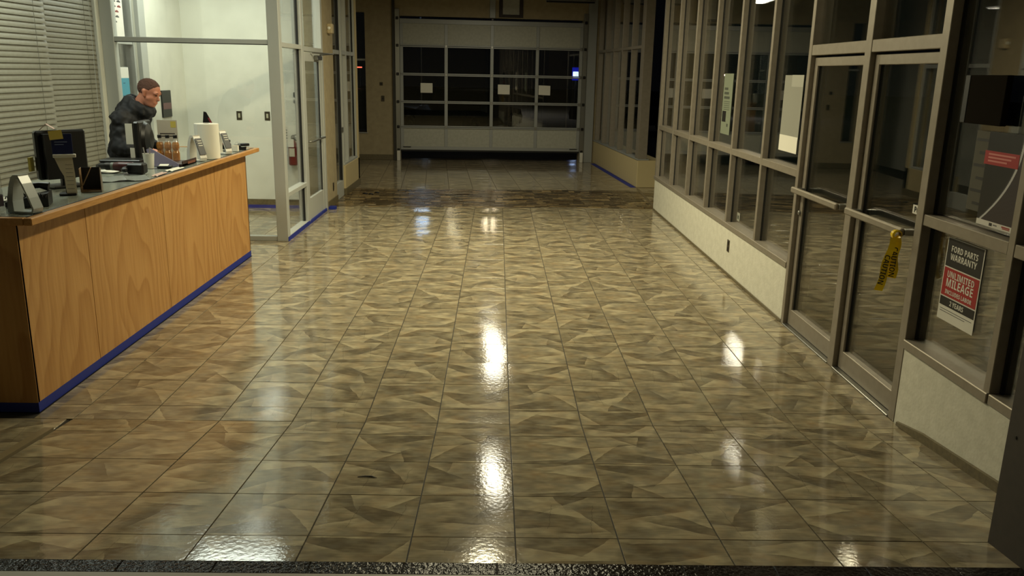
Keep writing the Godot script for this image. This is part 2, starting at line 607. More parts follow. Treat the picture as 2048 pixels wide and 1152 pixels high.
	while v > 0.0 and lines < 30:
		var h: float = [0.07, 0.10, 0.14][rng.randi() % 3]
		var u := -3.4
		while u < 3.3:
			var w: float = [0.10, 0.16, 0.22, 0.32][rng.randi() % 4]
			var lift := rng.randf_range(-0.001, 0.004)
			var a := rng.randf()
			bits[rng.randi() % 3].append_from(tile_mesh(w - 0.008, h - 0.008, a, a * 0.7, a + 0.3, a * 0.7 + 0.1), 0, bay * Transform3D(Basis.IDENTITY, Vector3(u, lift, v - h)))
			u += w
		v -= h
		lines += 1
	for k in 3:
		var band := mat("split tile print %d" % k, [Color(0.50, 0.46, 0.40), Color(0.70, 0.65, 0.57), Color(0.90, 0.84, 0.73)][k], 0.2, 0.0, 0.5)
		band.albedo_texture = tiles[5].albedo_texture
		relief(band, micro, 0.8)
		tag(build(bits[k], "split_tile_band", band, fl), "", "", "", "stuff")
	# dark rough border tiles at the top of the ramp
	var bm := mottled("dark slate", Color(0.055, 0.045, 0.038), Color(0.14, 0.11, 0.09), 0.03, 2.0, 0.25, 41, 0.25)
	relief(bm, noise_image(256, 0.09, 42, 4), 1.6)
	var bx := -2.36
	var yb := ramp_y(-2.712)
	bx = -0.317 - 6 * 0.341
	while bx < 2.3:
		var tt := st()
		span(tt, Vector3(maxf(bx, -2.36) + 0.001, yb - 0.03, -2.7115), Vector3(minf(bx + 0.340, 2.33), yb + 0.003, -2.634), 0.003)
		build(tt, "border_tile", bm, fl)
		bx += 0.341
	box("threshold_strip", mat("pale threshold", Color(0.62, 0.60, 0.55), 0.5), Vector3(-2.36, yb - 0.03, -2.632), Vector3(2.36, yb + 0.006, -2.3), fl, 0.003)
	# pale side trim of the ramp towards the left
	var tr := st()
	extrude(tr, [Vector2(-4.16, -0.01), Vector2(-4.16, 0.03), Vector2(-2.7, ramp_y(-2.7) + 0.008), Vector2(-2.7, -0.01)], 0.05, Transform3D(Basis(Vector3(0, 0, 1), Vector3.UP, Vector3(-1, 0, 0)), Vector3(-2.375, 0, 0)))
	build(tr, "ramp_trim", mat("ramp trim", Color(0.50, 0.45, 0.35), 0.35), fl)

# ---------------------------------------------------------------- storefront on the right
func right_storefront() -> void:
	var al: Material = M["brushed aluminium"]
	var gl: Material = M["clear glass"]
	var wn := thing("window_1", "long aluminium storefront window on the low right-hand wall", "window", Vector3.ZERO, 0, "", "structure")
	var far_edges := [-12.247, -11.206, -10.235, -9.284, -8.347, -7.373, -6.44]
	var w := 0.05
	for i in far_edges.size() - 1:
		var z: float = far_edges[i]
		var wide := 0.09 if i == 0 else w
		box("mullion", al, Vector3(WALL_R, 0.50, z), Vector3(WALL_R + 0.115, CEILING, z + wide), wn, 0.003)
		var z2: float = far_edges[i + 1]
		glazed(Vector3(GLASS_R, 0.49, z + wide - 0.01), Vector3(GLASS_R + 0.008, 1.19, z2 + 0.01), wn)
		glazed(Vector3(GLASS_R, 1.23, z + wide - 0.01), Vector3(GLASS_R + 0.008, CEILING, z2 + 0.01), wn)
		box("gasket", M["black rubber"], Vector3(GLASS_R - 0.006, 0.50, z + wide), Vector3(GLASS_R + 0.014, CEILING, z + wide + 0.007), wn)
		box("gasket", M["black rubber"], Vector3(GLASS_R - 0.006, 0.50, z2 - 0.007), Vector3(GLASS_R + 0.014, CEILING, z2), wn)
		box("glazing_bar", al, Vector3(WALL_R + 0.002, 1.178, z + wide), Vector3(WALL_R + 0.113, 1.238, z2), wn, 0.003)
	box("sill", al, Vector3(WALL_R - 0.012, 0.452, -12.25), Vector3(WALL_R + 0.16, 0.503, -6.44), wn, 0.004)
	var w2 := thing("window_2", "aluminium storefront window with posters beside the glass doors", "window", Vector3.ZERO, 0, "", "structure")
	var e2 := [-4.45, -3.672, -2.95]
	for i in 2:
		var z: float = e2[i]
		if i: box("mullion", al, Vector3(WALL_R, 0.50, z), Vector3(WALL_R + 0.115, CEILING, z + w), w2, 0.003)
		var z1 := z + (w if i else 0.0)
		var z2: float = e2[i + 1]
		glazed(Vector3(GLASS_R, 0.49, z1 - 0.01), Vector3(GLASS_R + 0.008, 1.19, z2 + 0.01), w2)
		glazed(Vector3(GLASS_R, 1.23, z1 - 0.01), Vector3(GLASS_R + 0.008, CEILING, z2 + 0.01), w2)
		box("glazing_bar", al, Vector3(WALL_R + 0.002, 1.158, z1), Vector3(WALL_R + 0.113, 1.218, z2), w2, 0.003)
		box("gasket", M["black rubber"], Vector3(GLASS_R - 0.006, 0.50, z1), Vector3(GLASS_R + 0.014, CEILING, z1 + 0.012), w2)
		box("sill", al, Vector3(WALL_R - 0.012 + 0.006 * i, 0.452 - 0.0 * i, z1 + (0.004 if i else 0.0)), Vector3(WALL_R + 0.16, 0.503, z2 + (0.05 if i == 0 else 0.0)), w2, 0.004)
	box("mullion", al, Vector3(WALL_R, 0.50, -2.98), Vector3(WALL_R + 0.115, CEILING, -2.93), w2, 0.003)

func entrance_doors() -> void:
	var al: Material = M["brushed aluminium"]
	var gl: Material = M["clear glass"]
	var fr := thing("trim_1", "aluminium frame with transom windows around the pair of glass doors", "door frame", Vector3.ZERO, 0, "", "structure")
	for q in [[-6.44, 0.055], [-5.452, 0.09], [-4.52, 0.075]]:
		box("post", al, Vector3(WALL_R - 0.004, 0.0, q[0]), Vector3(WALL_R + 0.125, CEILING, q[0] + q[1]), fr, 0.003)
	for q in [[-6.385, -5.452], [-5.362, -4.52]]:
		box("header", al, Vector3(WALL_R, 2.09, q[0]), Vector3(WALL_R + 0.12, 2.165, q[1]), fr, 0.003)
		glazed(Vector3(GLASS_R, 2.16, q[0]), Vector3(GLASS_R + 0.008, CEILING, q[1]), fr, "transom_pane")
		box("threshold", M["steel"], Vector3(WALL_R - 0.01, 0.0, q[0]), Vector3(WALL_R + 0.13, 0.012, q[1]), fr, 0.003)
	var n := 0
	for q in [[-6.382, -5.455, "glass entrance door with push bar, next to the long window"], [-5.358, -4.523, "glass entrance door with yellow caution tape tied to its push bar"]]:
		n += 1
		var d := thing("door_%d" % n, q[2], "door", Vector3(WALL_R + 0.03, 0.014, q[0]), 0, "", "structure")
		var w: float = q[1] - q[0]
		var sw := 0.055
		for z in [0.004, w - sw - 0.004]:
			box("stile", al, Vector3(0, 0, z), Vector3(0.045, 2.06, z + sw), d, 0.003)
		box("top_rail", al, Vector3(0, 2.0, sw), Vector3(0.045, 2.06, w - sw), d, 0.003)
		box("bottom_rail", al, Vector3(0, 0, sw), Vector3(0.045, 0.125, w - sw), d, 0.003)
		glazed(Vector3(0.02, 0.12, sw - 0.005), Vector3(0.028, 2.005, w - sw + 0.005), d)
		for z in [sw, w - sw - 0.008]:
			box("gasket", M["black rubber"], Vector3(0.014, 0.125, z), Vector3(0.034, 2.0, z + 0.008), d)
		var bar := box("push_bar", M["brushed aluminium"], Vector3(-0.085, 1.055, 0.0), Vector3(-0.055, 1.10, w - 0.05), d, 0.008)
		for z in [0.03, w - 0.09]:
			box("bracket", M["steel"], Vector3(-0.06, 1.06, z), Vector3(0.005, 1.095, z + 0.05), bar, 0.004)
		if n == 1:
			var k := st()
			lathe(k, [Vector2(0.018, 0), Vector2(0.018, 0.015), Vector2(0.01, 0.02), Vector2(0, 0.021)], 16, Vector3(0, 0.9, 0.03), Basis(Vector3.BACK, PI / 2))
			build(k, "lock_cylinder", M["steel"], d)

func alcove() -> void:
	# recessed side entrance between the two right-hand walls
	var al: Material = M["brushed aluminium"]
	var w := thing("door_5", "dark recessed side door between the two right-hand low walls", "door", Vector3(3.0, 0, -14.7), 0, "", "structure")
	box("pane", M["clear glass"], Vector3(0, 0.15, 0.1), Vector3(0.01, 3.0, 2.5), w)
	for z in [0.05, 1.2, 2.45]:
		box("stile", al, Vector3(-0.03, 0, z), Vector3(0.04, CEILING, z + 0.06), w, 0.003)
	box("bottom_rail", al, Vector3(-0.03, 0, 0.11), Vector3(0.04, 0.15, 2.45), w, 0.003)
	box("header", al, Vector3(-0.03, 2.1, 0.11), Vector3(0.04, 2.2, 2.45), w, 0.003)
	var s := st()
	span(s, Vector3(WALL_R + 0.115, 0.0, -12.30), Vector3(3.2, CEILING, -12.20))
	tag(build(s, "wall_alcove", M["tan painted plaster"]), "short tan wall returning into the recessed side entrance", "wall", "", "structure")
	var th := st()
	extrude(th, [Vector2(2.37, 12.3), Vector2(2.41, 12.3), Vector2(2.49, 14.5), Vector2(2.45, 14.5)], 0.008, Transform3D(Basis(Vector3.RIGHT, -PI / 2), Vector3(0, 0.004, 0)))
	tag(build(th, "trim_2", mat("worn threshold", Color(0.45, 0.40, 0.30), 0.4)), "thin metal strip on the floor across the recessed entrance", "trim", "", "structure")

# ---------------------------------------------------------------- office on the left
func office() -> void:
	var al: Material = mat("silver frame paint", Color(0.71, 0.72, 0.70), 0.42, 0.2)
	var gl: Material = M["clear glass"]
	# back wall of the office, with tile skirting
	var s := st()
	span(s, Vector3(WALL_L, 0.0, OFFICE_BACK - 0.15), Vector3(SIDE_X - 0.05, CEILING, OFFICE_BACK))
	tag(build(s, "wall_office", M["office white paint"]), "white back wall of the glass office", "wall", "", "structure")
	s = st()
	span(s, Vector3(WALL_L, 0.0, OFFICE_BACK), Vector3(SIDE_X - 0.06, 0.125, OFFICE_BACK + 0.012), 0.002)
	tag(build(s, "baseboard_office", M["grey base tile"]), "grey tile skirting along the office back wall", "skirting", "", "structure")
	# front partition
	var f := thing("window_4", "tall glazed office partition behind the far end of the counter", "window", Vector3.ZERO, 0, "", "structure")
	box("corner_post", al, Vector3(-2.497, 0, OFFICE_Z - 0.11), Vector3(SIDE_X, CEILING, OFFICE_Z), f, 0.004)
	box("end_post", al, Vector3(WALL_L, 0, OFFICE_Z - 0.10), Vector3(-4.14, CEILING, OFFICE_Z), f, 0.004)
	box("glazing_bar", al, Vector3(-4.14, 2.165, OFFICE_Z - 0.09), Vector3(-2.497, 2.215, OFFICE_Z - 0.01), f, 0.003)
	box("bottom_rail", al, Vector3(-4.14, 0, OFFICE_Z - 0.09), Vector3(-2.497, 0.055, OFFICE_Z - 0.01), f, 0.003)
	box("pane", gl, Vector3(-4.15, 0.05, OFFICE_Z - 0.055), Vector3(-2.49, 2.17, OFFICE_Z - 0.047), f)
	box("pane", gl, Vector3(-4.15, 2.21, OFFICE_Z - 0.055), Vector3(-2.49, CEILING, OFFICE_Z - 0.047), f)
	box("bead", M["black rubber"], Vector3(-4.14, 2.158, OFFICE_Z - 0.03), Vector3(-2.497, 2.165, OFFICE_Z - 0.012), f)
	# side partition along the lane
	var p := thing("window_5", "glazed office side partition along the lane, left of its door", "window", Vector3.ZERO, 0, "", "structure")
	box("mullion", al, Vector3(SIDE_X - 0.11, 0, -10.55), Vector3(SIDE_X, CEILING, -10.44), p, 0.004)
	box("glazing_bar", al, Vector3(SIDE_X - 0.10, 2.145, -10.44), Vector3(SIDE_X - 0.002, 2.195, OFFICE_Z - 0.11), p, 0.003)
	box("glazing_bar", al, Vector3(SIDE_X - 0.10, 0.495, -10.44), Vector3(SIDE_X - 0.002, 0.545, OFFICE_Z - 0.11), p, 0.003)
	box("bottom_rail", al, Vector3(SIDE_X - 0.10, 0, -10.44), Vector3(SIDE_X - 0.002, 0.055, OFFICE_Z - 0.11), p, 0.003)
	for y in [[0.05, 0.5], [0.54, 2.15], [2.19, CEILING]]:
		box("pane", gl, Vector3(SIDE_X - 0.055, y[0], -10.445), Vector3(SIDE_X - 0.047, y[1], OFFICE_Z - 0.105), p)
	for z in [-10.437, OFFICE_Z - 0.118]:
		box("gasket", M["black rubber"], Vector3(SIDE_X - 0.07, 0.05, z), Vector3(SIDE_X - 0.035, CEILING, z + 0.012), p)
	# office door in its frame
	var tr := thing("trim_3", "silver frame and transom around the office door", "door frame", Vector3.ZERO, 0, "", "structure")
	box("jamb", al, Vector3(SIDE_X - 0.11, 0, -11.69), Vector3(SIDE_X, CEILING, -11.60), tr, 0.004)
	box("header", al, Vector3(SIDE_X - 0.10, 2.13, -11.60), Vector3(SIDE_X - 0.002, 2.185, -10.55), tr, 0.003)
	box("transom_pane", gl, Vector3(SIDE_X - 0.055, 2.18, -11.60), Vector3(SIDE_X - 0.047, CEILING, -10.55), tr)
	var d := thing("door_3", "silver-framed glass door of the office", "door", Vector3(SIDE_X - 0.06, 0.01, -11.595), 0, "", "structure")
	var w := 1.04
	for z in [0.0, w - 0.10]:
		box("stile", al, Vector3(0, 0, z), Vector3(0.045, 2.11, z + 0.10), d, 0.003)
	box("top_rail", al, Vector3(0, 2.0, 0.10), Vector3(0.045, 2.11, w - 0.10), d, 0.003)
	box("kick_panel", al, Vector3(0.004, 0, 0.10), Vector3(0.041, 0.30, w - 0.10), d, 0.003)
	box("pane", gl, Vector3(0.02, 0.29, 0.09), Vector3(0.028, 2.01, w - 0.09), d)
	for z in [0.10, w - 0.112]:
		box("gasket", M["black rubber"], Vector3(0.012, 0.30, z), Vector3(0.036, 2.0, z + 0.012), d)
	var hb := st()
	tube(hb, [Vector3(0.045, 1.02, w - 0.12), Vector3(0.10, 1.02, w - 0.12), Vector3(0.10, 1.02, 0.14), Vector3(0.045, 1.02, 0.14)], 0.012, 10)
	build(hb, "push_bar", M["steel"], d)
	var cl := box("door_closer", M["steel"], Vector3(0.045, 2.02, 0.15), Vector3(0.10, 2.08, 0.43), d, 0.01)
	var ca := st()
	tube(ca, [Vector3(0.08, 2.09, 0.2), Vector3(0.28, 2.10, 0.32), Vector3(0.07, 2.11, 0.62)], 0.009, 8)
	build(ca, "closer_arm", M["steel"], cl)
	# office window in the outer wall
	var ow := thing("window_6", "narrow dark office window with two posters", "window", Vector3.ZERO, 0, "", "structure")
	box("pane", gl, Vector3(WALL_L - 0.07, 0.55, -10.26), Vector3(WALL_L - 0.06, 3.05, -9.64), ow)
	for z in [-10.28, -9.66]:
		box("jamb", al, Vector3(WALL_L - 0.12, 0.5, z), Vector3(WALL_L - 0.02, 3.1, z + 0.04), ow, 0.003)
	box("glazing_bar", al, Vector3(WALL_L - 0.10, 2.15, -10.24), Vector3(WALL_L - 0.03, 2.20, -9.66), ow, 0.003)
	box("casing", al, Vector3(WALL_L, 0.4, -10.46), Vector3(WALL_L + 0.05, CEILING, -10.28), ow, 0.004)
	# posters behind that glass
	var im := Image.create(128, 256, false, Image.FORMAT_RGB8)
	im.fill(Color(0.88, 0.87, 0.83))
	for row in 8:
		var k := 3 if row < 5 else (2 if row < 7 else 1)
		for c in k:
			var cx := 64 + (c - (k - 1) / 2.0) * 38
			var cy := 22 + row * 23
			var col := Color(0.2, 0.2, 0.2) if (row + c) % 3 else Color(0.45, 0.15, 0.13)
			im.fill_rect(Rect2i(int(cx) - 14, cy, 28, 6), col)
			im.fill_rect(Rect2i(int(cx) - 7, cy - 4, 15, 4), col.lightened(0.25))
	im.fill_rect(Rect2i(62, 232, 4, 4), Color(0.2, 0.2, 0.2))
	var m1 := mat("poster of small vehicles", Color.WHITE, 0.6)
	m1.albedo_texture = tex(im)
	tag(card("poster", m1, Vector3(WALL_L - 0.055, 2.22, -9.67), Vector3(0, 0, -0.43), Vector3(0, 0.62, 0), 0.002), "white poster with rows of small printed vehicles on office window", "poster")
	im = Image.create(96, 192, false, Image.FORMAT_RGB8)
	im.fill(Color(0.30, 0.60, 0.70))
	im.fill_rect(Rect2i(0, 0, 96, 34), Color(0.88, 0.88, 0.85))
	for row in 3:
		for c in 4:
			im.fill_rect(Rect2i(14 + c * 18, 88 + row * 30, 8, 10), Color(0.15, 0.27, 0.33))
	im.fill_rect(Rect2i(8, 56, 6, 5), Color(0.2, 0.4, 0.5))
	im.fill_rect(Rect2i(56, 48, 14, 3), Color(0.2, 0.4, 0.5))
	var m2 := mat("blue printed poster", Color.WHITE, 0.6)
	m2.albedo_texture = tex(im)
	tag(card("poster", m2, Vector3(WALL_L - 0.055, 1.20, -9.71), Vector3(0, 0, -0.40), Vector3(0, 0.695, 0), 0.002), "light blue and white poster on office window behind the man", "poster")
	# framed picture on the back wall, behind the man's face
	var fp := thing("framed_picture", "black framed picture on the office's left wall behind the man's face", "picture", Vector3(WALL_L, 1.28, -10.86))
	box("frame", M["black plastic"], Vector3(0, 0, -0.30), Vector3(0.02, 0.335, 0), fp, 0.004)
	box("print", mat("dusky print", Color(0.42, 0.30, 0.30), 0.5), Vector3(0.018, 0.10, -0.28), Vector3(0.023, 0.18, -0.02), fp)
	box("mount", M["paper"], Vector3(0, -0.11, -0.30), Vector3(0.008, -0.005, 0.0), fp)
	# plates on the back wall
	for q in [[-3.56, 1.277, "steel switch plate nearer the middle of the office wall"], [-3.175, 1.278, "steel switch plate by the silver office corner post"]]:
		var sp := thing("switch_plate", q[2], "switch", Vector3(q[0], q[1], OFFICE_BACK), 0, "office switch plates")
		box("cover_plate", mat("bronze plate", Color(0.25, 0.22, 0.16), 0.4, 0.3), Vector3(-0.037, -0.06, 0), Vector3(0.037, 0.06, 0.006), sp, 0.002)
		box("toggle", mat("toggle ivory", Color(0.70, 0.69, 0.60), 0.4), Vector3(-0.014, -0.03, 0.005), Vector3(0.014, 0.03, 0.010), sp, 0.003)
	var ts := thing("thermostat", "small dark thermostat high on the office wall", "thermostat", Vector3(-2.765, 1.56, OFFICE_BACK))
	box("case", M["black plastic"], Vector3(-0.035, -0.02, 0), Vector3(0.035, 0.045, 0.025), ts, 0.005)
	box("base_plate", mat("grey plastic", Color(0.45, 0.45, 0.43), 0.5), Vector3(-0.04, -0.10, 0), Vector3(0.04, -0.05, 0.012), ts, 0.003)
	var np := 0
	for q in [[-2.985, 1.38, 0.10, 0.30, "tall"], [-2.96, 0.92, 0.13, 0.22, "lower"]]:
		var nt := thing("wall_notice", ["white notice sheet pinned on the office wall above the extinguisher", "white notice sheet pinned on the office wall beside the extinguisher"][np], "notice", Vector3(q[0], q[1], OFFICE_BACK))
		np += 1
		box("sheet", M["paper"], Vector3(-q[2] / 2, 0, 0), Vector3(q[2] / 2, q[3], 0.002), nt)
		for k in 4:
			box("print_line", mat("grey ink", Color(0.35, 0.35, 0.35), 0.8), Vector3(-q[2] * 0.38, q[3] * (0.25 + 0.17 * k), 0.002), Vector3(q[2] * 0.38, q[3] * (0.25 + 0.17 * k) + 0.012, 0.0026), nt)
	# fire extinguisher
	var fe := thing("fire_extinguisher", "red fire extinguisher hanging on the office wall", "extinguisher", Vector3(-2.825, 0.62, OFFICE_BACK + 0.075))
	var red := mat("extinguisher red", Color(0.42, 0.04, 0.03), 0.35)
	var e := st()
	lathe(e, [Vector2(0, 0), Vector2(0.055, 0.0), Vector2(0.062, 0.012), Vector2(0.062, 0.25), Vector2(0.055, 0.30), Vector2(0.03, 0.335), Vector2(0.02, 0.35)], 24)
	build(e, "cylinder", red, fe)
	box("label_sticker", mat("sticker cream", Color(0.78, 0.76, 0.68), 0.6), Vector3(-0.04, 0.12, 0.05), Vector3(0.035, 0.235, 0.066), fe, 0.002)
	e = st()
	lathe(e, [Vector2(0.02, 0.345), Vector2(0.024, 0.37), Vector2(0.018, 0.40), Vector2(0, 0.405)], 16)
	build(e, "valve", M["steel"], fe)
	e = st()
	tube(e, [Vector3(-0.01, 0.40, 0), Vector3(0.05, 0.415, 0.01), Vector3(0.10, 0.41, 0.02)], 0.008, 8)
	tube(e, [Vector3(-0.01, 0.38, 0), Vector3(0.05, 0.375, 0.01), Vector3(0.09, 0.35, 0.02)], 0.007, 8)
	build(e, "lever", M["steel"], fe)
	e = st()
	tube(e, [Vector3(0.01, 0.37, 0.02), Vector3(0.08, 0.33, 0.04), Vector3(0.10, 0.22, 0.05), Vector3(0.085, 0.08, 0.045)], 0.010, 10)
	build(e, "hose", M["black rubber"], fe)
	box("inspection_tag", M["paper"], Vector3(-0.05, 0.25, 0.064), Vector3(0.03, 0.36, 0.067), fe)
	box("wall_bracket", M["steel"], Vector3(-0.02, 0.15, -0.074), Vector3(0.02, 0.39, -0.058), fe)

# ---------------------------------------------------------------- left side past the office
func left_far() -> void:
	var al: Material = mat("silver frame paint", Color(0.71, 0.72, 0.70), 0.42, 0.2)
	var tan_: Material = M["tan painted plaster"]
	var s := st()
	span(s, Vector3(SIDE_X - 0.25, 0, -12.40), Vector3(SIDE_X, CEILING, -11.69), 0.01)
	tag(build(s, "wall_column", tan_), "tan plaster column between the office door and the next glass door", "wall", "", "structure")
	s = st()
	span(s, Vector3(SIDE_X - 0.01, 0.0, -12.41), Vector3(SIDE_X + 0.012, 0.11, -11.70), 0.003)
	span(s, Vector3(SIDE_X - 0.2, 0.0, -14.50), Vector3(SIDE_X + 0.012, 0.11, -13.12), 0.003)
	tag(build(s, "baseboard_left", M["grey base tile"]), "brown tile skirting on the left past the office", "skirting", "", "structure")
	s = st()
	span(s, Vector3(SIDE_X - 0.2, 0.0, -14.49), Vector3(SIDE_X, 0.47, -13.12), 0.008)
	span(s, Vector3(SIDE_X - 0.2, 0.0, -14.49), Vector3(SIDE_X, CEILING, -14.36), 0.008)
	tag(build(s, "wall_left_low", mat("pale plaster", Color(0.72, 0.66, 0.50), 0.8)), "low pale wall and end pier under the left far window", "wall", "", "structure")
	# frame with door and window
	var d := thing("door_6", "narrow silver glass door just past the tan column", "door", Vector3(SIDE_X - 0.09, 0, -13.12), 0, "", "structure")
	for z in [0.0, 0.62]:
		box("stile", al, Vector3(0, 0, z), Vector3(0.06, CEILING, z + 0.09), d, 0.003)
	box("header", al, Vector3(0, 2.14, 0.09), Vector3(0.06, 2.20, 0.62), d, 0.003)
	box("bottom_rail", al, Vector3(0, 0, 0.09), Vector3(0.06, 0.25, 0.62), d, 0.003)
	box("pane", M["clear glass"], Vector3(0.025, 0.24, 0.08), Vector3(0.033, CEILING, 0.63), d)
	box("gasket", M["black rubber"], Vector3(0.02, 0.25, 0.09), Vector3(0.062, CEILING, 0.10), d)
	box("lock_case", M["steel"], Vector3(0.06, 0.98, 0.02), Vector3(0.08, 1.06, 0.07), d, 0.004)
	var w := thing("window_7", "silver-framed window above the low pale wall on the left", "window", Vector3(SIDE_X - 0.09, 0.47, -14.36), 0, "", "structure")
	box("sill", al, Vector3(-0.02, 0, 0), Vector3(0.085, 0.035, 1.24), w, 0.003)
	for z in [0.0, 0.78, 1.18]:
		box("mullion", al, Vector3(0, 0.035, z), Vector3(0.075, CEILING - 0.47, z + 0.06), w, 0.003)
	box("glazing_bar", al, Vector3(0, 1.67, 0.06), Vector3(0.07, 1.73, 1.18), w, 0.003)
	box("pane", M["clear glass"], Vector3(0.03, 0.03, 0.05), Vector3(0.038, CEILING - 0.47, 1.19), w)
	for z in [0.06, 0.77, 1.168]:
		box("gasket", M["black rubber"], Vector3(0.02, 0.035, z), Vector3(0.05, CEILING - 0.47, z + 0.012), w)
	# small sensor box high on the column, outlet low down
	var sb := thing("motion_sensor", "small cream sensor box high on the tan column", "sensor", Vector3(SIDE_X, 2.46, -12.08))
	box("case", mat("cream plastic", Color(0.72, 0.66, 0.52), 0.5), Vector3(0, -0.06, -0.07), Vector3(0.07, 0.07, 0.07), sb, 0.008)
	var l := st()
	lathe(l, [Vector2(0.022, 0), Vector2(0.020, 0.008), Vector2(0.0, 0.014)], 16, Vector3(0.03, 0.01, 0.07), Basis(Vector3.RIGHT, PI / 2))
	build(l, "lens", mat("bright lens", Color(0.9, 0.9, 0.86), 0.15), sb)
	var so := thing("wall_outlet", "slim dark outlet low on the tan column", "outlet", Vector3(SIDE_X, 0.27, -12.1))
	box("cover_plate", mat("bronze plate", Color(0.25, 0.22, 0.16), 0.4, 0.3), Vector3(0, -0.06, -0.035), Vector3(0.006, 0.06, 0.035), so, 0.002)
	box("socket", M["black plastic"], Vector3(0.004, -0.04, -0.015), Vector3(0.009, 0.04, 0.015), so, 0.003)
	# a scrap of dark debris by the low wall
	var scrap := -1
	for q in [[-2.10, -13.30], [-2.00, -13.25], [-1.93, -13.42]]:
		var b := st()
		lathe(b, [Vector2(0, 0), Vector2(0.03, 0.0), Vector2(0.035, 0.012), Vector2(0.02, 0.026), Vector2(0, 0.03)], 9, Vector3.ZERO, Basis.from_scale(Vector3(1.2, 0.8, 0.8)))
		var o := build(b, "rubber_scrap", M["black rubber"])
		o.position = Vector3(q[0], 0.0, q[1])
		scrap += 1
		tag(o, ["leftmost small black scrap on the floor by the low pale wall", "middle small black scrap on the floor by the low pale wall", "rightmost small black scrap on the floor by the low pale wall"][scrap], "debris", "black scraps on the floor")

# ---------------------------------------------------------------- garage end (turned a little)
func bay_point(u: float, y: float, v: float) -> Vector3:
	return BAY + Basis(Vector3.UP, BAY_TURN) * Vector3(u, y, v)

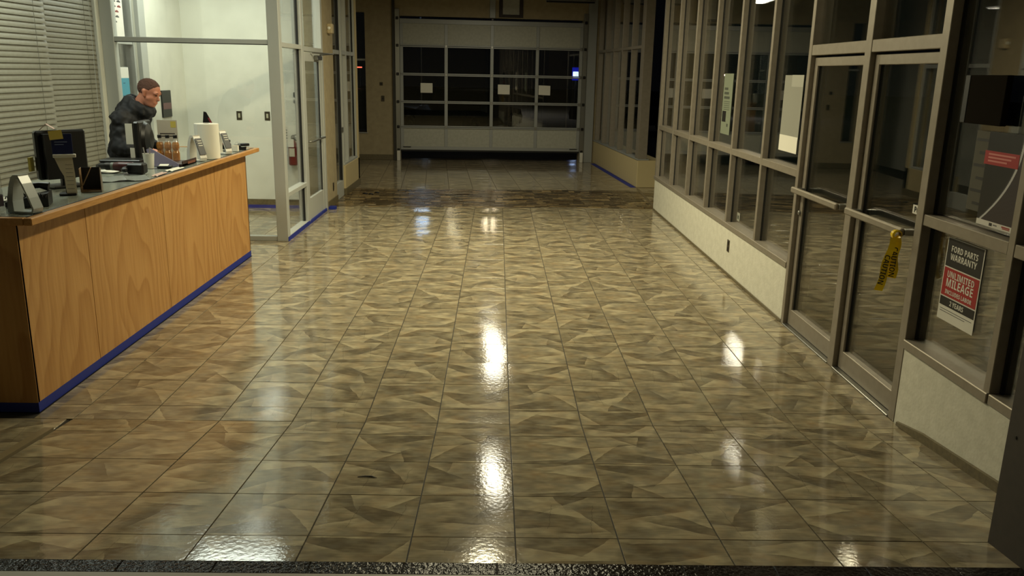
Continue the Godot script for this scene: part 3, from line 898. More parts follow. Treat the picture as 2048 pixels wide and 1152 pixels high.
func garage_end() -> void:
	var tan_: Material = M["tan painted plaster"]
	var al: Material = mat("door rail paint", Color(0.58, 0.59, 0.58), 0.45, 0.2)
	var pn: Material = M["door paint"]
	var V := -4.80
	var U0 := -1.79
	var U1 := 2.19
	# far wall with door and side window openings
	var wl := thing("wall_far", "tan far wall around the overhead garage door", "wall", bay_point(0, 0, V), BAY_TURN, "", "structure")
	var s := st()
	span(s, Vector3(-3.4, 0, -0.2), Vector3(-2.78, CEILING, 0))
	span(s, Vector3(-2.53, 0, -0.2), Vector3(U0, CEILING, 0))
	span(s, Vector3(-2.78, 0, -0.2), Vector3(-2.53, 0.60, 0))
	span(s, Vector3(-2.78, 3.12, -0.2), Vector3(-2.53, CEILING, 0))
	span(s, Vector3(U0, 3.06, -0.2), Vector3(U1, CEILING, 0))
	span(s, Vector3(U1, 0, -0.2), Vector3(3.2, CEILING, 0))
	build(s, "plaster", tan_, wl)
	box("skirting", M["grey base tile"], Vector3(-3.4, 0, 0), Vector3(U0 - 0.16, 0.12, 0.012), wl, 0.003)
	var wd := thing("window_8", "tall narrow dark window left of the overhead door", "window", bay_point(-2.78, 0.60, V), BAY_TURN, "", "structure")
	box("pane", M["clear glass"], Vector3(0, 0, -0.1), Vector3(0.25, 2.52, -0.09), wd)
	box("glazing_bar", al, Vector3(0, 1.52, -0.12), Vector3(0.25, 1.56, -0.07), wd)
	box("sill", al, Vector3(-0.01, -0.02, -0.1), Vector3(0.27, 0.0, 0.02), wd)
	# overhead sectional door
	var d := thing("door_4", "white overhead sectional garage door with three rows of dark panes", "garage door", bay_point(U0, 0, V), BAY_TURN, "", "structure")
	var W := U1 - U0
	var ys := [0.235, 0.735, 1.272, 1.857, 2.452, 3.01]
	var cw := W / 4
	for r in 5:
		var y0: float = ys[r]
		var y1: float = ys[r + 1]
		var t0 := 0.075 if r == 0 else 0.028
		var t1 := 0.10 if r == 4 else 0.028
		box("rail", al, Vector3(0, y0 + 0.003, 0.0), Vector3(W, y0 + t0, 0.05), d, 0.004)
		box("rail", al, Vector3(0, y1 - t1, 0.0), Vector3(W, y1 - 0.003, 0.05), d, 0.004)
		for c in 5:
			var x := c * cw
			var x0 := clampf(x - 0.035, 0, W - 0.07)
			box("stile", al, Vector3(x0, y0 + t0, 0.001), Vector3(x0 + 0.07, y1 - t1, 0.049), d, 0.004)
			if c and r: box("hinge", M["steel"], Vector3(x0 + 0.01, y0 - 0.03, 0.05), Vector3(x0 + 0.06, y0 + 0.03, 0.062), d, 0.003)
			if c == 4: continue
			var lo := Vector3(x + (0.065 if c == 0 else 0.032), y0 + t0 - 0.004, 0.015)
			var hi := Vector3(x + cw - (0.065 if c == 3 else 0.032), y1 - t1 + 0.004, 0.03)
			if r == 0 or r == 4: box("panel", pn, lo, hi, d)
			else: box("pane", M["clear glass"], Vector3(lo.x, lo.y, 0.02), Vector3(hi.x, hi.y, 0.026), d)
	box("bottom_seal", M["black rubber"], Vector3(0, 0.205, 0.01), Vector3(W, 0.238, 0.04), d)
	for q in [[-0.10, 0.0], [W, W + 0.10]]:
		box("track", M["steel"], Vector3(q[0], 0.0, 0.04), Vector3(q[0] + 0.10, 3.2, 0.075), d, 0.004)
		box("track_foot", M["white plastic"], Vector3(q[0] + 0.015, 0.0, 0.075), Vector3(q[0] + 0.085, 0.22, 0.11), d, 0.004)
		for k in 6:
			box("roller", M["black plastic"], Vector3(q[0] + 0.02, ys[k] - 0.03, 0.075), Vector3(q[0] + 0.08, ys[k] + 0.03, 0.10), d, 0.008)
	var h := st()
	tube(h, [Vector3(0.05, 0.30, 0.06), Vector3(0.22, 0.30, 0.07)], 0.008, 8)
	tube(h, [Vector3(W - 0.22, 0.29, 0.07), Vector3(W - 0.05, 0.29, 0.06)], 0.008, 8)
	build(h, "lock_bar", M["black plastic"], d)
	# sheets of paper on the panes
	var n := 0
	for q in [[0, "leftmost white paper sheet on the overhead door's panes"], [2, "middle of the three white paper sheets on the overhead door"], [3, "rightmost white paper sheet on the overhead door's panes"]]:
		var ux: float = [0.44, 0, 2.13, 3.03][q[0]]
		var o := card("paper_sheet", M["paper"], Vector3(ux, 1.47, 0.03), Vector3(0.26, -0.004 * n, 0), Vector3(0, 0.205, 0), 0.002)
		o.transform = Transform3D(Basis(Vector3.UP, BAY_TURN), bay_point(U0, 0, V))
		tag(o, q[1], "paper", "paper sheets on the garage door")
		n += 1
	# jamb, header post and frames above the door
	var t := thing("trim_4", "grey jambs and posts around the overhead door", "door frame", bay_point(0, 0, V), BAY_TURN, "", "structure")
	box("jamb", al, Vector3(U1 + 0.10, 0, 0), Vector3(U1 + 0.30, CEILING, 0.05), t, 0.004)
	box("jamb", mat("dark jamb", Color(0.20, 0.19, 0.16), 0.6), Vector3(U0 - 0.16, 0, 0), Vector3(U0 - 0.10, CEILING, 0.05), t, 0.004)
	box("post", al, Vector3(0.14, 3.06, 0), Vector3(0.26, CEILING, 0.06), t, 0.004)
	var pf := thing("wall_panel", "dark framed panel on the wall above the overhead door", "panel", bay_point(0.34, 3.08, V + 0.002), BAY_TURN)
	var dk := mat("dark frame wood", Color(0.16, 0.12, 0.09), 0.6)
	box("face", pn, Vector3(0.08, 0.06, 0), Vector3(0.44, 0.6, 0.012), pf)
	box("frame", dk, Vector3(0, 0, 0), Vector3(0.08, 0.6, 0.03), pf, 0.003)
	box("frame", dk, Vector3(0.44, 0, 0), Vector3(0.52, 0.6, 0.03), pf, 0.003)
	box("frame", dk, Vector3(0.08, 0, 0), Vector3(0.44, 0.06, 0.03), pf, 0.003)
	# overhead track for the door
	var ot := thing("overhead_track", "steel overhead track under the ceiling right of the garage door", "track", bay_point(1.25, 3.36, V + 0.7), BAY_TURN)
	box("rail", M["steel"], Vector3(0, 0.03, 0), Vector3(1.05, 0.14, 0.08), ot, 0.004)
	box("channel", M["black plastic"], Vector3(0.02, 0, 0.01), Vector3(1.03, 0.03, 0.07), ot, 0.004)
	for x in [0.1, 0.9]:
		box("hanger", M["steel"], Vector3(x, 0.14, 0.02), Vector3(x + 0.03, CEILING - 3.36, 0.05), ot)
	# two small plates left of the door
	var k := 0
	for q in [[1.64, 0.07, 0.07], [1.33, 0.07, 0.12]]:
		var sp := thing("wall_switch", ["small dark push button on the wall left of the overhead door", "brown switch plate under the push button left of the overhead door"][k], "switch", bay_point(-2.20 + 0.03 * k, q[0], V), BAY_TURN)
		k += 1
		box("cover_plate", mat("bronze plate", Color(0.25, 0.22, 0.16), 0.4, 0.3), Vector3(-q[1] / 2, -q[2] / 2, 0), Vector3(q[1] / 2, q[2] / 2, 0.012), sp, 0.003)
		box("button", M["black plastic"], Vector3(-0.014, -0.02, 0.011), Vector3(0.014, 0.02, 0.018), sp, 0.003)
	# right-hand low wall and glazing of the bay
	var UR := 2.52
	var lw := thing("wall_right_far", "low pale wall with blue tape along the right of the garage bay", "wall", bay_point(UR, 0, -0.5), BAY_TURN, "", "structure")
	box("plaster", mat("pale plaster", Color(0.72, 0.66, 0.50), 0.8), Vector3(0, 0, V + 0.5), Vector3(0.45, 0.48, 0), lw, 0.008)
	box("cap", al, Vector3(-0.01, 0.48, V + 0.5), Vector3(0.2, 0.505, 0.0), lw, 0.004)
	var wn := thing("window_9", "tall aluminium storefront window along the right of the garage bay", "window", bay_point(UR, 0.505, -0.5), BAY_TURN, "", "structure")
	var ala: Material = M["brushed aluminium"]
	box("end_post", ala, Vector3(0.0, 0, -0.22), Vector3(0.16, CEILING - 0.505, 0), wn, 0.004)
	for k2 in 5:
		var z := -0.22 - 0.80 * (k2 + 1)
		box("mullion", ala, Vector3(0.01, 0, z), Vector3(0.12, CEILING - 0.505, z + 0.05), wn, 0.003)
		box("pane", M["clear glass"], Vector3(0.06, 0, z + 0.04), Vector3(0.068, CEILING - 0.505, z + 0.81), wn)
		box("glazing_bar", ala, Vector3(0.012, 1.88, z + 0.05), Vector3(0.118, 1.93, z + 0.80), wn, 0.003)

# ---------------------------------------------------------------- blinds
func blinds() -> void:
	var vinyl: Material = M["slat vinyl"]
	var n := 0
	for q in [[-7.97, -6.75, WALL_L + 0.15, "wide slatted window blind nearest the camera, behind the counter"], [-9.28, -7.90, WALL_L - 0.03, "narrower slatted window blind beside the office partition"]]:
		var w: float = q[1] - q[0]
		var b := thing("window_blind", q[3], "blind", Vector3(q[2], 0.5, q[0]), 0, "slatted window blinds")
		var s := st()
		# one curved slat, tipped almost shut
		var prof := []
		for k in 5:
			var a := (k / 4.0 - 0.5)
			prof.append(Vector2(0.004 * (1 - 4 * a * a) + 0.016 * -a, a * 0.054))
		for k in 4:
			var p0 := Vector3(prof[k].x, prof[k].y, 0)
			var p1 := Vector3(prof[k + 1].x, prof[k + 1].y, 0)
			var dz := Vector3(0, 0, w)
			poly(s, [p0, p1, p1 + dz, p0 + dz], Vector3.RIGHT)
			var th := Vector3(-0.003, 0, 0)
			poly(s, [p0 + th, p1 + th, p1 + dz + th, p0 + dz + th], Vector3.LEFT)
			poly(s, [p0, p1, p1 + th, p0 + th], Vector3.FORWARD)
			poly(s, [p0 + dz, p1 + dz, p1 + dz + th, p0 + dz + th], Vector3.BACK)
		var mesh := s.commit()
		for k in 50:
			var sl := inst(mesh, "slat", vinyl, b, Vector3(0, 0.06 + k * 0.0495, 0))
			sl.rotation.z = rng.randf_range(-0.05, 0.05)
		box("head_rail", vinyl, Vector3(-0.02, 2.53, 0), Vector3(0.04, 2.60, w), b, 0.004)
		box("bottom_rail", vinyl, Vector3(-0.012, 0.0, 0), Vector3(0.014, 0.035, w), b, 0.004)
		for z in [0.2, w - 0.2]:
			var c := st()
			tube(c, [Vector3(0.016, 0.03, z), Vector3(0.016, 2.54, z)], 0.0018, 6)
			build(c, "cord", mat("cord", Color(0.40, 0.39, 0.34), 0.8), b)
		if n == 1:
			var c := st()
			tube(c, [Vector3(0.03, 2.5, 0.12), Vector3(0.03, 1.9, 0.11), Vector3(0.035, 0.95, 0.13)], 0.004, 8)
			build(c, "tilt_wand", M["clear plastic"], b)
		n += 1

# ---------------------------------------------------------------- counter
func wood_image(seed_: int) -> Image:
	var n := FastNoiseLite.new()
	n.seed = seed_
	n.frequency = 0.004
	n.fractal_octaves = 2
	var g := FastNoiseLite.new()
	g.seed = seed_ + 9
	g.frequency = 0.03
	g.fractal_octaves = 3
	var w := 384
	var h := 512
	var im := Image.create(w, h, false, Image.FORMAT_RGB8)
	var a := Color(0.75, 0.57, 0.34)
	var b := Color(0.62, 0.43, 0.22)
	for y in h:
		for x in w:
			# cathedral rings: sliced cone, stretched along the height
			var q := Vector2(x + n.get_noise_2d(x, y * 0.35) * 70.0 - 190.0, (y - 700.0) * 0.13)
			var ring: float = q.length() * 0.034 + n.get_noise_2d(x * 2.0, y * 0.3 + 300) * 0.8
			var f: float = fposmod(ring, 1.0)
			var line: float = pow(f, 2.0) * smoothstep(1.0, 0.9, f)
			var fine: float = g.get_noise_2d(x * 3.0, y * 0.12) * 0.30
			im.set_pixel(x, y, a.lerp(b, clampf(line * 0.62 + fine + 0.14, 0.0, 1.0)))
	return im

func panel_mesh(z0: float, z1: float, y0: float, y1: float, x: float, face: Vector3) -> SurfaceTool:
	# plywood sheet with its grain along the height
	var s := st()
	var pts := []
	if absf(face.x) > 0.5: pts = [Vector3(x, y0, z0), Vector3(x, y0, z1), Vector3(x, y1, z1), Vector3(x, y1, z0)]
	else: pts = [Vector3(z0, y0, x), Vector3(z1, y0, x), Vector3(z1, y1, x), Vector3(z0, y1, x)]
	var wide := absf(z1 - z0) / 1.22
	var uv := [Vector2(0, 1), Vector2(wide, 1), Vector2(wide, 0), Vector2(0, 0)]
	poly(s, pts, face, uv)
	var back := pts.map(func(p): return p - face * 0.018)
	poly(s, back, -face, uv)
	for k in 4:
		var j := (k + 1) % 4
		var e := Vector2(0.3, 0.5)
		poly(s, [pts[k], pts[j], back[j], back[k]], (pts[k] + pts[j]) / 2 - (pts[0] + pts[2]) / 2, [e, e, e, e])
	return s

func counter() -> void:
	var c := thing("service_counter", "long plywood service counter with wooden edge on the left", "counter", Vector3.ZERO)
	var X := -2.57
	var seams := [-4.43, -5.19, -6.41, -7.63, -8.60]
	for k in 4:
		var m := mat("plywood %d" % k, Color.WHITE, 0.42, 0.0, 0.45)
		m.albedo_texture = tex(wood_image(200 + k))
		build(panel_mesh(seams[k] - 0.003, seams[k + 1] + 0.003, 0.0, 1.078, X, Vector3.RIGHT), "front_panel", m, c)
		if k < 3: box("seam_strip", mat("seam shadow wood", Color(0.30, 0.18, 0.08), 0.6), Vector3(X - 0.018, 0, seams[k + 1] - 0.004), Vector3(X - 0.004, 1.078, seams[k + 1] + 0.004), c)
	build(panel_mesh(-3.20, X - 0.0, 0.0, 1.078, -4.43, Vector3.BACK), "end_panel", M["plywood 2"], c)
	build(panel_mesh(-3.20, X - 0.0, 0.0, 1.078, -8.60, Vector3.FORWARD), "end_panel", M["plywood 1"], c)
	box("back_board", mat("board grey", Color(0.35, 0.33, 0.30), 0.7), Vector3(-3.10, 0, -8.58), Vector3(-3.08, 1.07, -4.46), c)
	# top: dark laminate inset in a solid wood edge
	var edge := mottled("edge wood", Color(0.66, 0.47, 0.25), Color(0.76, 0.57, 0.33), 0.03, 1.0, 0.38, 62)
	edge.uv1_scale = Vector3(6.0, 6.0, 0.8)
	box("front_edge", edge, Vector3(-2.515, 1.075, -8.76), Vector3(-2.47, TOP, -4.41), c, 0.004)
	box("end_edge", edge, Vector3(-3.28, 1.075, -4.455), Vector3(-2.515, TOP, -4.41), c, 0.004)
	box("end_edge", edge, Vector3(-3.28, 1.075, -8.76), Vector3(-2.515, TOP, -8.715), c, 0.004)
	var top := mottled("grey laminate", Color(0.50, 0.53, 0.50), Color(0.58, 0.60, 0.57), 0.06, 2.0, 0.14, 61, 0.6)
	box("counter_top", top, Vector3(-3.28, 1.075, -8.715), Vector3(-2.523, TOP - 0.003, -4.463), c)
	box("edge_strip", M["black rubber"], Vector3(-2.525, 1.08, -8.715), Vector3(-2.514, TOP + 0.0015, -4.45), c)
	box("edge_strip", M["black rubber"], Vector3(-3.28, 1.08, -4.464), Vector3(-2.514, TOP + 0.0015, -4.454), c)

# ---------------------------------------------------------------- things on the counter
func band(s: SurfaceTool, path: Array, thick: float, depth: float, xf: Transform3D) -> void:
	for o in Geometry2D.offset_polyline(PackedVector2Array(path), thick / 2, Geometry2D.JOIN_ROUND, Geometry2D.END_BUTT):
		extrude(s, Array(o), depth, xf)

func yaw(a: float, at := Vector3.ZERO) -> Transform3D:
	return Transform3D(Basis(Vector3.UP, a), at)

func display_stand(at: Vector3, turn: float, label: String, m: Material, panel: Material, size := 1.0) -> void:
	var t := thing("display_stand", label, "display stand", at, turn, "curved plastic display stands")
	var s := st()
	var k := size
	extrude(s, [Vector2(-0.095, 0.0) * k, Vector2(-0.088, 0.08) * k, Vector2(-0.065, 0.165) * k, Vector2(-0.045, 0.208) * k, Vector2(-0.03, 0.22) * k, Vector2(0.005, 0.222) * k, Vector2(0.0, 0.203) * k, Vector2(-0.02, 0.198) * k, Vector2(-0.036, 0.15) * k, Vector2(-0.052, 0.07) * k, Vector2(-0.05, 0.012) * k, Vector2(-0.05, 0.0) * k], 0.075)
	build(s, "arched_leg", m, t)
	s = st()
	band(s, [Vector2(-0.005, 0.217) * k, Vector2(0.02, 0.17) * k, Vector2(0.055, 0.09) * k, Vector2(0.078, 0.03) * k, Vector2(0.07, 0.008) * k, Vector2(0.05, 0.005) * k, Vector2(-0.085, 0.005) * k], 0.010, 0.07, Transform3D.IDENTITY)
	build(s, "sloping_leg", m, t)
	if panel:
		s = st()
		var dir := Vector2(0.058, -0.14).normalized()
		cbox(s, Vector3(0.045, 0.125, 0) * k + Vector3(0.006, 0.002, 0), Vector3(0.15 * k, 0.004, 0.068), 0.001, Basis(Vector3.BACK, dir.angle()))
		build(s, "info_panel", panel, t)
		for j in 3:
			s = st()
			cbox(s, Vector3(0.028 + 0.008 * j, 0.172 - 0.02 * j, 0) * k + Vector3(0.009, 0.003, 0), Vector3(0.007, 0.002, 0.042), 0.0, Basis(Vector3.BACK, dir.angle()))
			build(s, "print_line", M["paper"], t)

func flat_sheet(label: String, at: Vector3, w: float, d: float, turn: float, m: Material, curl := 0.004) -> void:
	var s := st()
	var n := 8
	for k in n:
		var x0 := -w / 2 + w * k / n
		var x1 := -w / 2 + w * (k + 1) / n
		var y0 := curl * (1 + sin(k * 1.7))
		var y1 := curl * (1 + sin((k + 1) * 1.7))
		for sg in [1.0, -1.0]:
			var e := Vector3(0, 0.0006 if sg > 0 else 0.0, 0)
			poly(s, [Vector3(x0, y0, -d / 2) + e, Vector3(x1, y1, -d / 2) + e, Vector3(x1, y1, d / 2) + e, Vector3(x0, y0, d / 2) + e], Vector3.UP * sg)
	var o := build(s, "paper_sheet", m)
	o.position = at
	o.rotation.y = turn
	tag(o, label, "paper")

func counter_things() -> void:
	var blk: Material = M["black plastic"]
	var wht: Material = M["white plastic"]
	var clr: Material = M["clear plastic"]
	var pap: Material = M["paper"]
	var y := TOP
	# clear bottle with a teal cap at the frame's left edge
	var t := thing("clear_bottle", "clear plastic bottle with teal cap at the near end of the counter", "bottle", Vector3(-2.735, y, -4.56))
	var s := st()
	lathe(s, [Vector2(0, 0.002), Vector2(0.036, 0.0), Vector2(0.038, 0.01), Vector2(0.038, 0.12), Vector2(0.030, 0.155), Vector2(0.014, 0.175), Vector2(0.014, 0.19)], 24)
	build(s, "body", clr, t)
	s = st()
	lathe(s, [Vector2(0.018, 0.188), Vector2(0.018, 0.222), Vector2(0.014, 0.228), Vector2(0, 0.229)], 20)
	build(s, "cap", mat("teal cap", Color(0.05, 0.42, 0.38), 0.4), t)
	s = st()
	lathe(s, [Vector2(0.0385, 0.04), Vector2(0.0385, 0.10)], 24)
	build(s, "label_band", mat("label lilac", Color(0.55, 0.50, 0.55), 0.6), t)
	display_stand(Vector3(-2.595, y, -4.60), -0.25, "empty clear plastic display stand at the near end of the counter", mat("frosted plastic", Color(0.62, 0.65, 0.65), 0.25), null, 0.95)
	var dark_panel := mat("charcoal print", Color(0.11, 0.12, 0.14), 0.4)
	display_stand(Vector3(-2.63, y, -7.40), -0.55, "white display stand with charcoal panel left of the paper towel roll", wht, dark_panel)
	display_stand(Vector3(-2.615, y, -8.06), -0.55, "white display stand with charcoal panel right of the paper towel roll", wht, dark_panel)
	# desk phone
	t = thing("desk_phone", "black desk phone behind the clear display stand", "phone", Vector3(-2.72, y, -4.86), 0.35)
	s = st()
	extrude(s, [Vector2(-0.11, 0.0), Vector2(0.11, 0.0), Vector2(0.11, 0.03), Vector2(-0.11, 0.075)], 0.17, yaw(PI))
	build(s, "base", blk, t)
	s = st()
	tube(s, [Vector3(-0.10, 0.075, -0.065), Vector3(-0.06, 0.095, -0.07), Vector3(0.05, 0.105, -0.07), Vector3(0.10, 0.095, -0.065)], [0.026, 0.018, 0.018, 0.026], 12)
	build(s, "handset", blk, t)
	s = st()
	var cord := []
	for k in 60:
		cord.append(Vector3(-0.10 + 0.0035 * k, 0.055 + 0.012 * sin(k * 1.3) + 0.02 * sin(k * 0.05), 0.10 + 0.012 * cos(k * 1.3)))
	tube(s, cord, 0.0035, 6)
	build(s, "coiled_cord", blk, t)
	for r in 3:
		for c in 3:
			box("key", mat("grey plastic", Color(0.45, 0.45, 0.43), 0.5), Vector3(-0.03 + 0.03 * c, 0.050 + 0.006 * c, 0.0 + 0.025 * r), Vector3(-0.012 + 0.03 * c, 0.060 + 0.006 * c, 0.015 + 0.025 * r), t, 0.002)
	flat_sheet("white paper lying behind the desk phone", Vector3(-3.06, y, -5.02), 0.26, 0.20, 0.3, pap)
	# near monitor, seen from behind
	t = thing("monitor", "black monitor with notes stuck on it at the near end of the counter", "monitor", Vector3(-2.92, y, -5.66), 0.92)
	box("back_shell", blk, Vector3(-0.165, 0.055, -0.02), Vector3(0.165, 0.375, 0.03), t, 0.012)
	s = st()
	extrude(s, [Vector2(-0.13, 0.06), Vector2(0.05, 0.06), Vector2(0.05, 0.26), Vector2(-0.06, 0.355), Vector2(-0.13, 0.355)], 0.05, Transform3D(Basis.IDENTITY, Vector3(0, 0, 0.05)))
	build(s, "rear_housing", blk, t)
	box("screen_display", mat("dark screen", Color(0.02, 0.02, 0.025), 0.1), Vector3(-0.15, 0.07, -0.024), Vector3(0.15, 0.36, -0.018), t)
	box("neck", blk, Vector3(-0.03, 0.01, 0.01), Vector3(0.03, 0.10, 0.05), t, 0.006)
	box("stand_base", blk, Vector3(-0.11, 0.0, -0.08), Vector3(0.11, 0.015, 0.10), t, 0.006)
	var note := mat("yellow note", Color(0.74, 0.67, 0.32), 0.8)
	s = st()
	cbox(s, Vector3.ZERO, Vector3(0.012, 0.09, 0.05), 0.0)
	var o := build(s, "sticky_note", note)
	o.position = Vector3(-3.045, y + 0.16, -5.515)
	tag(o, "yellow sticky note on the left edge of the near monitor", "note", "yellow sticky notes")
	s = st()
	cbox(s, Vector3.ZERO, Vector3(0.075, 0.055, 0.003), 0.0)
	o = build(s, "sticky_note", note)
	o.transform = Transform3D(Basis(Vector3.UP, 0.6).rotated(Vector3.BACK, 0.12), Vector3(-2.725, y + 0.375, -5.245))
	tag(o, "yellow sticky note at the top of the blue booklet", "note", "yellow sticky notes")
	s = st()
	cbox(s, Vector3(-0.015, 0.018, 0), Vector3(0.06, 0.0015, 0.05), 0.0, Basis(Vector3.BACK, 0.75))
	cbox(s, Vector3(0.028, 0.022, 0), Vector3(0.055, 0.0015, 0.05), 0.0, Basis(Vector3.BACK, -0.6))
	o = build(s, "paper_note", mat("pinkish paper", Color(0.72, 0.62, 0.58), 0.8))
	o.position = Vector3(-2.97, y + 0.379, -5.60)
	o.rotation.y = 0.3
	tag(o, "crumpled pinkish paper lying on top of the near monitor", "paper")
	# stand with blue booklet and long printed slip
	t = thing("slip_stand", "small black stand holding a long white printed slip by the monitor", "stand", Vector3(-2.70, y, -5.27), 0.45)
	box("base", blk, Vector3(-0.05, 0, -0.05), Vector3(0.05, 0.012, 0.03), t, 0.004)
	box("stem", blk, Vector3(-0.012, 0.01, -0.03), Vector3(0.012, 0.36, -0.016), t, 0.003)
	box("ledge", wht, Vector3(-0.062, 0.235, -0.02), Vector3(0.066, 0.255, 0.02), t, 0.003)
	s = st()
	extrude(s, [Vector2(-0.055, 0.235), Vector2(0.045, 0.235), Vector2(0.05, 0.14), Vector2(0.052, 0.01), Vector2(-0.006, 0.006), Vector2(-0.012, 0.12), Vector2(-0.03, 0.16)], 0.002, Transform3D(Basis.IDENTITY, Vector3(0, 0, 0.012)))
	build(s, "printed_slip", mat("cream slip", Color(0.80, 0.76, 0.67), 0.8), t)
	for k in 7:
		box("print_line", mat("grey ink", Color(0.35, 0.35, 0.35), 0.8), Vector3(0.0, 0.04 + 0.025 * k, 0.013), Vector3(0.04, 0.042 + 0.025 * k, 0.0136), t)
	t = thing("booklet", "dark blue booklet leaning on the small black stand", "booklet", Vector3(-2.70, y + 0.256, -5.27), 0.45)
	var bas := Basis(Vector3.RIGHT, -0.12)
	s = st()
	cbox(s, Vector3(-0.005, 0.062, -0.002), Vector3(0.115, 0.125, 0.008), 0.001, bas)
	build(s, "cover", mat("booklet blue", Color(0.10, 0.13, 0.30), 0.4), t)
	for k in 3:
		s = st()
		cbox(s, Vector3(-0.01 - 0.01 * k, 0.075 - 0.016 * k, 0.0035), Vector3(0.07 - 0.02 * k, 0.005, 0.001), 0.0, bas)
		build(s, "print_line", mat("pale blue ink", Color(0.45, 0.50, 0.65), 0.6), t)
	s = st()
	cbox(s, Vector3(-0.005, 0.008, 0.006), Vector3(0.09, 0.012, 0.001), 0.0, bas)
	build(s, "print_band", mat("sky blue ink", Color(0.25, 0.48, 0.65), 0.6), t)
	# open cardboard box
	t = thing("cardboard_box", "small open cardboard box with dark inside next to the printed slip", "box", Vector3(-2.64, y, -5.46), 0.35)
	var kraft := mat("kraft board", Color(0.47, 0.37, 0.24), 0.8)
	box("bottom", kraft, Vector3(-0.06, 0, -0.06), Vector3(0.06, 0.004, 0.05), t)
	box("side", kraft, Vector3(-0.062, 0.0, -0.06), Vector3(-0.058, 0.15, 0.05), t)
	s = st()
	extrude(s, [Vector2(-0.06, 0), Vector2(0.05, 0), Vector2(0.05, 0.06), Vector2(0.0, 0.15), Vector2(-0.06, 0.16)], 0.004, Transform3D(Basis(Vector3.UP, PI / 2), Vector3(0.06, 0, 0)))
	build(s, "side", mat("grey board", Color(0.40, 0.37, 0.33), 0.8), t)
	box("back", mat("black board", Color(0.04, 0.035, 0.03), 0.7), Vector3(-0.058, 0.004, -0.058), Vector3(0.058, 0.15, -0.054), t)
	s = st()
	cbox(s, Vector3(-0.02, 0.10, 0.03), Vector3(0.004, 0.13, 0.06), 0.0, Basis(Vector3.BACK, -0.45))
	build(s, "flap", kraft, t)
	# papers and film on the laminate
	flat_sheet("white sheet under the drill's nose", Vector3(-3.05, y, -6.50), 0.28, 0.21, 0.1, pap)
	flat_sheet("crinkled glossy grey film in front of the drill", Vector3(-2.74, y, -6.06), 0.40, 0.28, 0.5, mat("film", Color(0.66, 0.68, 0.66), 0.12, 0.0, 0.6), 0.006)
	flat_sheet("pinkish sheet at the counter's front edge", Vector3(-2.56, y, -6.38), 0.06, 0.24, 0.05, mat("pinkish paper", Color(0.72, 0.62, 0.58), 0.8))
	flat_sheet("white sheet beside the black card holder", Vector3(-2.57, y, -6.72), 0.08, 0.25, -0.05, pap)
	# cordless drill lying down
	t = thing("cordless_drill", "dark red and black cordless drill lying on the counter", "drill", Vector3(-2.86, y + 0.05, -6.43), -0.03)
	var along := Basis(Vector3.BACK, PI / 2)
	var dred := mat("drill red", Color(0.25, 0.035, 0.04), 0.4)
	s = st()
	lathe(s, [Vector2(0, 0.205), Vector2(0.012, 0.20), Vector2(0.022, 0.175), Vector2(0.024, 0.13), Vector2(0.02, 0.128)].duplicate(), 20, Vector3.ZERO, along)
	build(s, "chuck", mat("chuck steel", Color(0.22, 0.22, 0.22), 0.3, 0.7), t)
	s = st()
	for k in 4:
		lathe(s, [Vector2(0.028, 0.088 + 0.01 * k), Vector2(0.03, 0.090 + 0.01 * k), Vector2(0.03, 0.094 + 0.01 * k), Vector2(0.028, 0.096 + 0.01 * k)], 20, Vector3.ZERO, along)
	lathe(s, [Vector2(0.028, 0.08), Vector2(0.028, 0.13)], 20, Vector3.ZERO, along)
	build(s, "torque_ring", blk, t)
	s = st()
	lathe(s, [Vector2(0.031, 0.06), Vector2(0.031, 0.082)], 20, Vector3.ZERO, along)
	build(s, "collar", mat("collar grey", Color(0.40, 0.42, 0.38), 0.5), t)
	s = st()
	lathe(s, [Vector2(0, -0.10), Vector2(0.028, -0.098), Vector2(0.035, -0.08), Vector2(0.036, 0.02), Vector2(0.031, 0.062)], 24, Vector3.ZERO, along)
	build(s, "motor_housing", dred, t)
	s = st()
	cbox(s, Vector3(0.05, -0.012, 0.06), Vector3(0.045, 0.038, 0.13), 0.012, Basis(Vector3.UP, 0.25))
	build(s, "grip", blk, t)
	s = st()
	cbox(s, Vector3(0.12, -0.008, 0.02), Vector3(0.13, 0.08, 0.09), 0.012)
	build(s, "battery_pack", blk, t)
	t = thing("pliers", "red-handled pliers lying behind the drill", "pliers", Vector3(-2.98, y + 0.012, -6.72), 0.2)
	for q in [0.02, -0.02]:
		s = st()
		tube(s, [Vector3(-0.08, 0, q * 1.5), Vector3(-0.02, 0.004, q * 1.2), Vector3(0.04, 0.0, q * 0.2)], [0.010, 0.010, 0.006], 8)
		build(s, "handle", mat("handle red", Color(0.55, 0.06, 0.09), 0.45), t)
		s = st()
		tube(s, [Vector3(0.04, 0, -q * 0.3), Vector3(0.10, 0, -q * 0.2), Vector3(0.13, 0, 0)], [0.009, 0.008, 0.003], 8)
		build(s, "jaw", M["steel"], t)
	t = thing("tool_case", "flat black tool case behind the drill", "case", Vector3(-3.09, y, -6.98), 0.1)
	box("lid", blk, Vector3(-0.16, 0.03, -0.10), Vector3(0.16, 0.05, 0.10), t, 0.006)
	box("tray", blk, Vector3(-0.16, 0.0, -0.10), Vector3(0.16, 0.029, 0.10), t, 0.006)
	# cup with two sticks
	t = thing("white_cup", "white cup with two sticks next to the drill's battery", "cup", Vector3(-2.80, y, -6.78))
	s = st()
	lathe(s, [Vector2(0, 0.002), Vector2(0.034, 0.0), Vector2(0.044, 0.115), Vector2(0.046, 0.118), Vector2(0.042, 0.118), Vector2(0.033, 0.01)], 24)
	build(s, "body", wht, t)
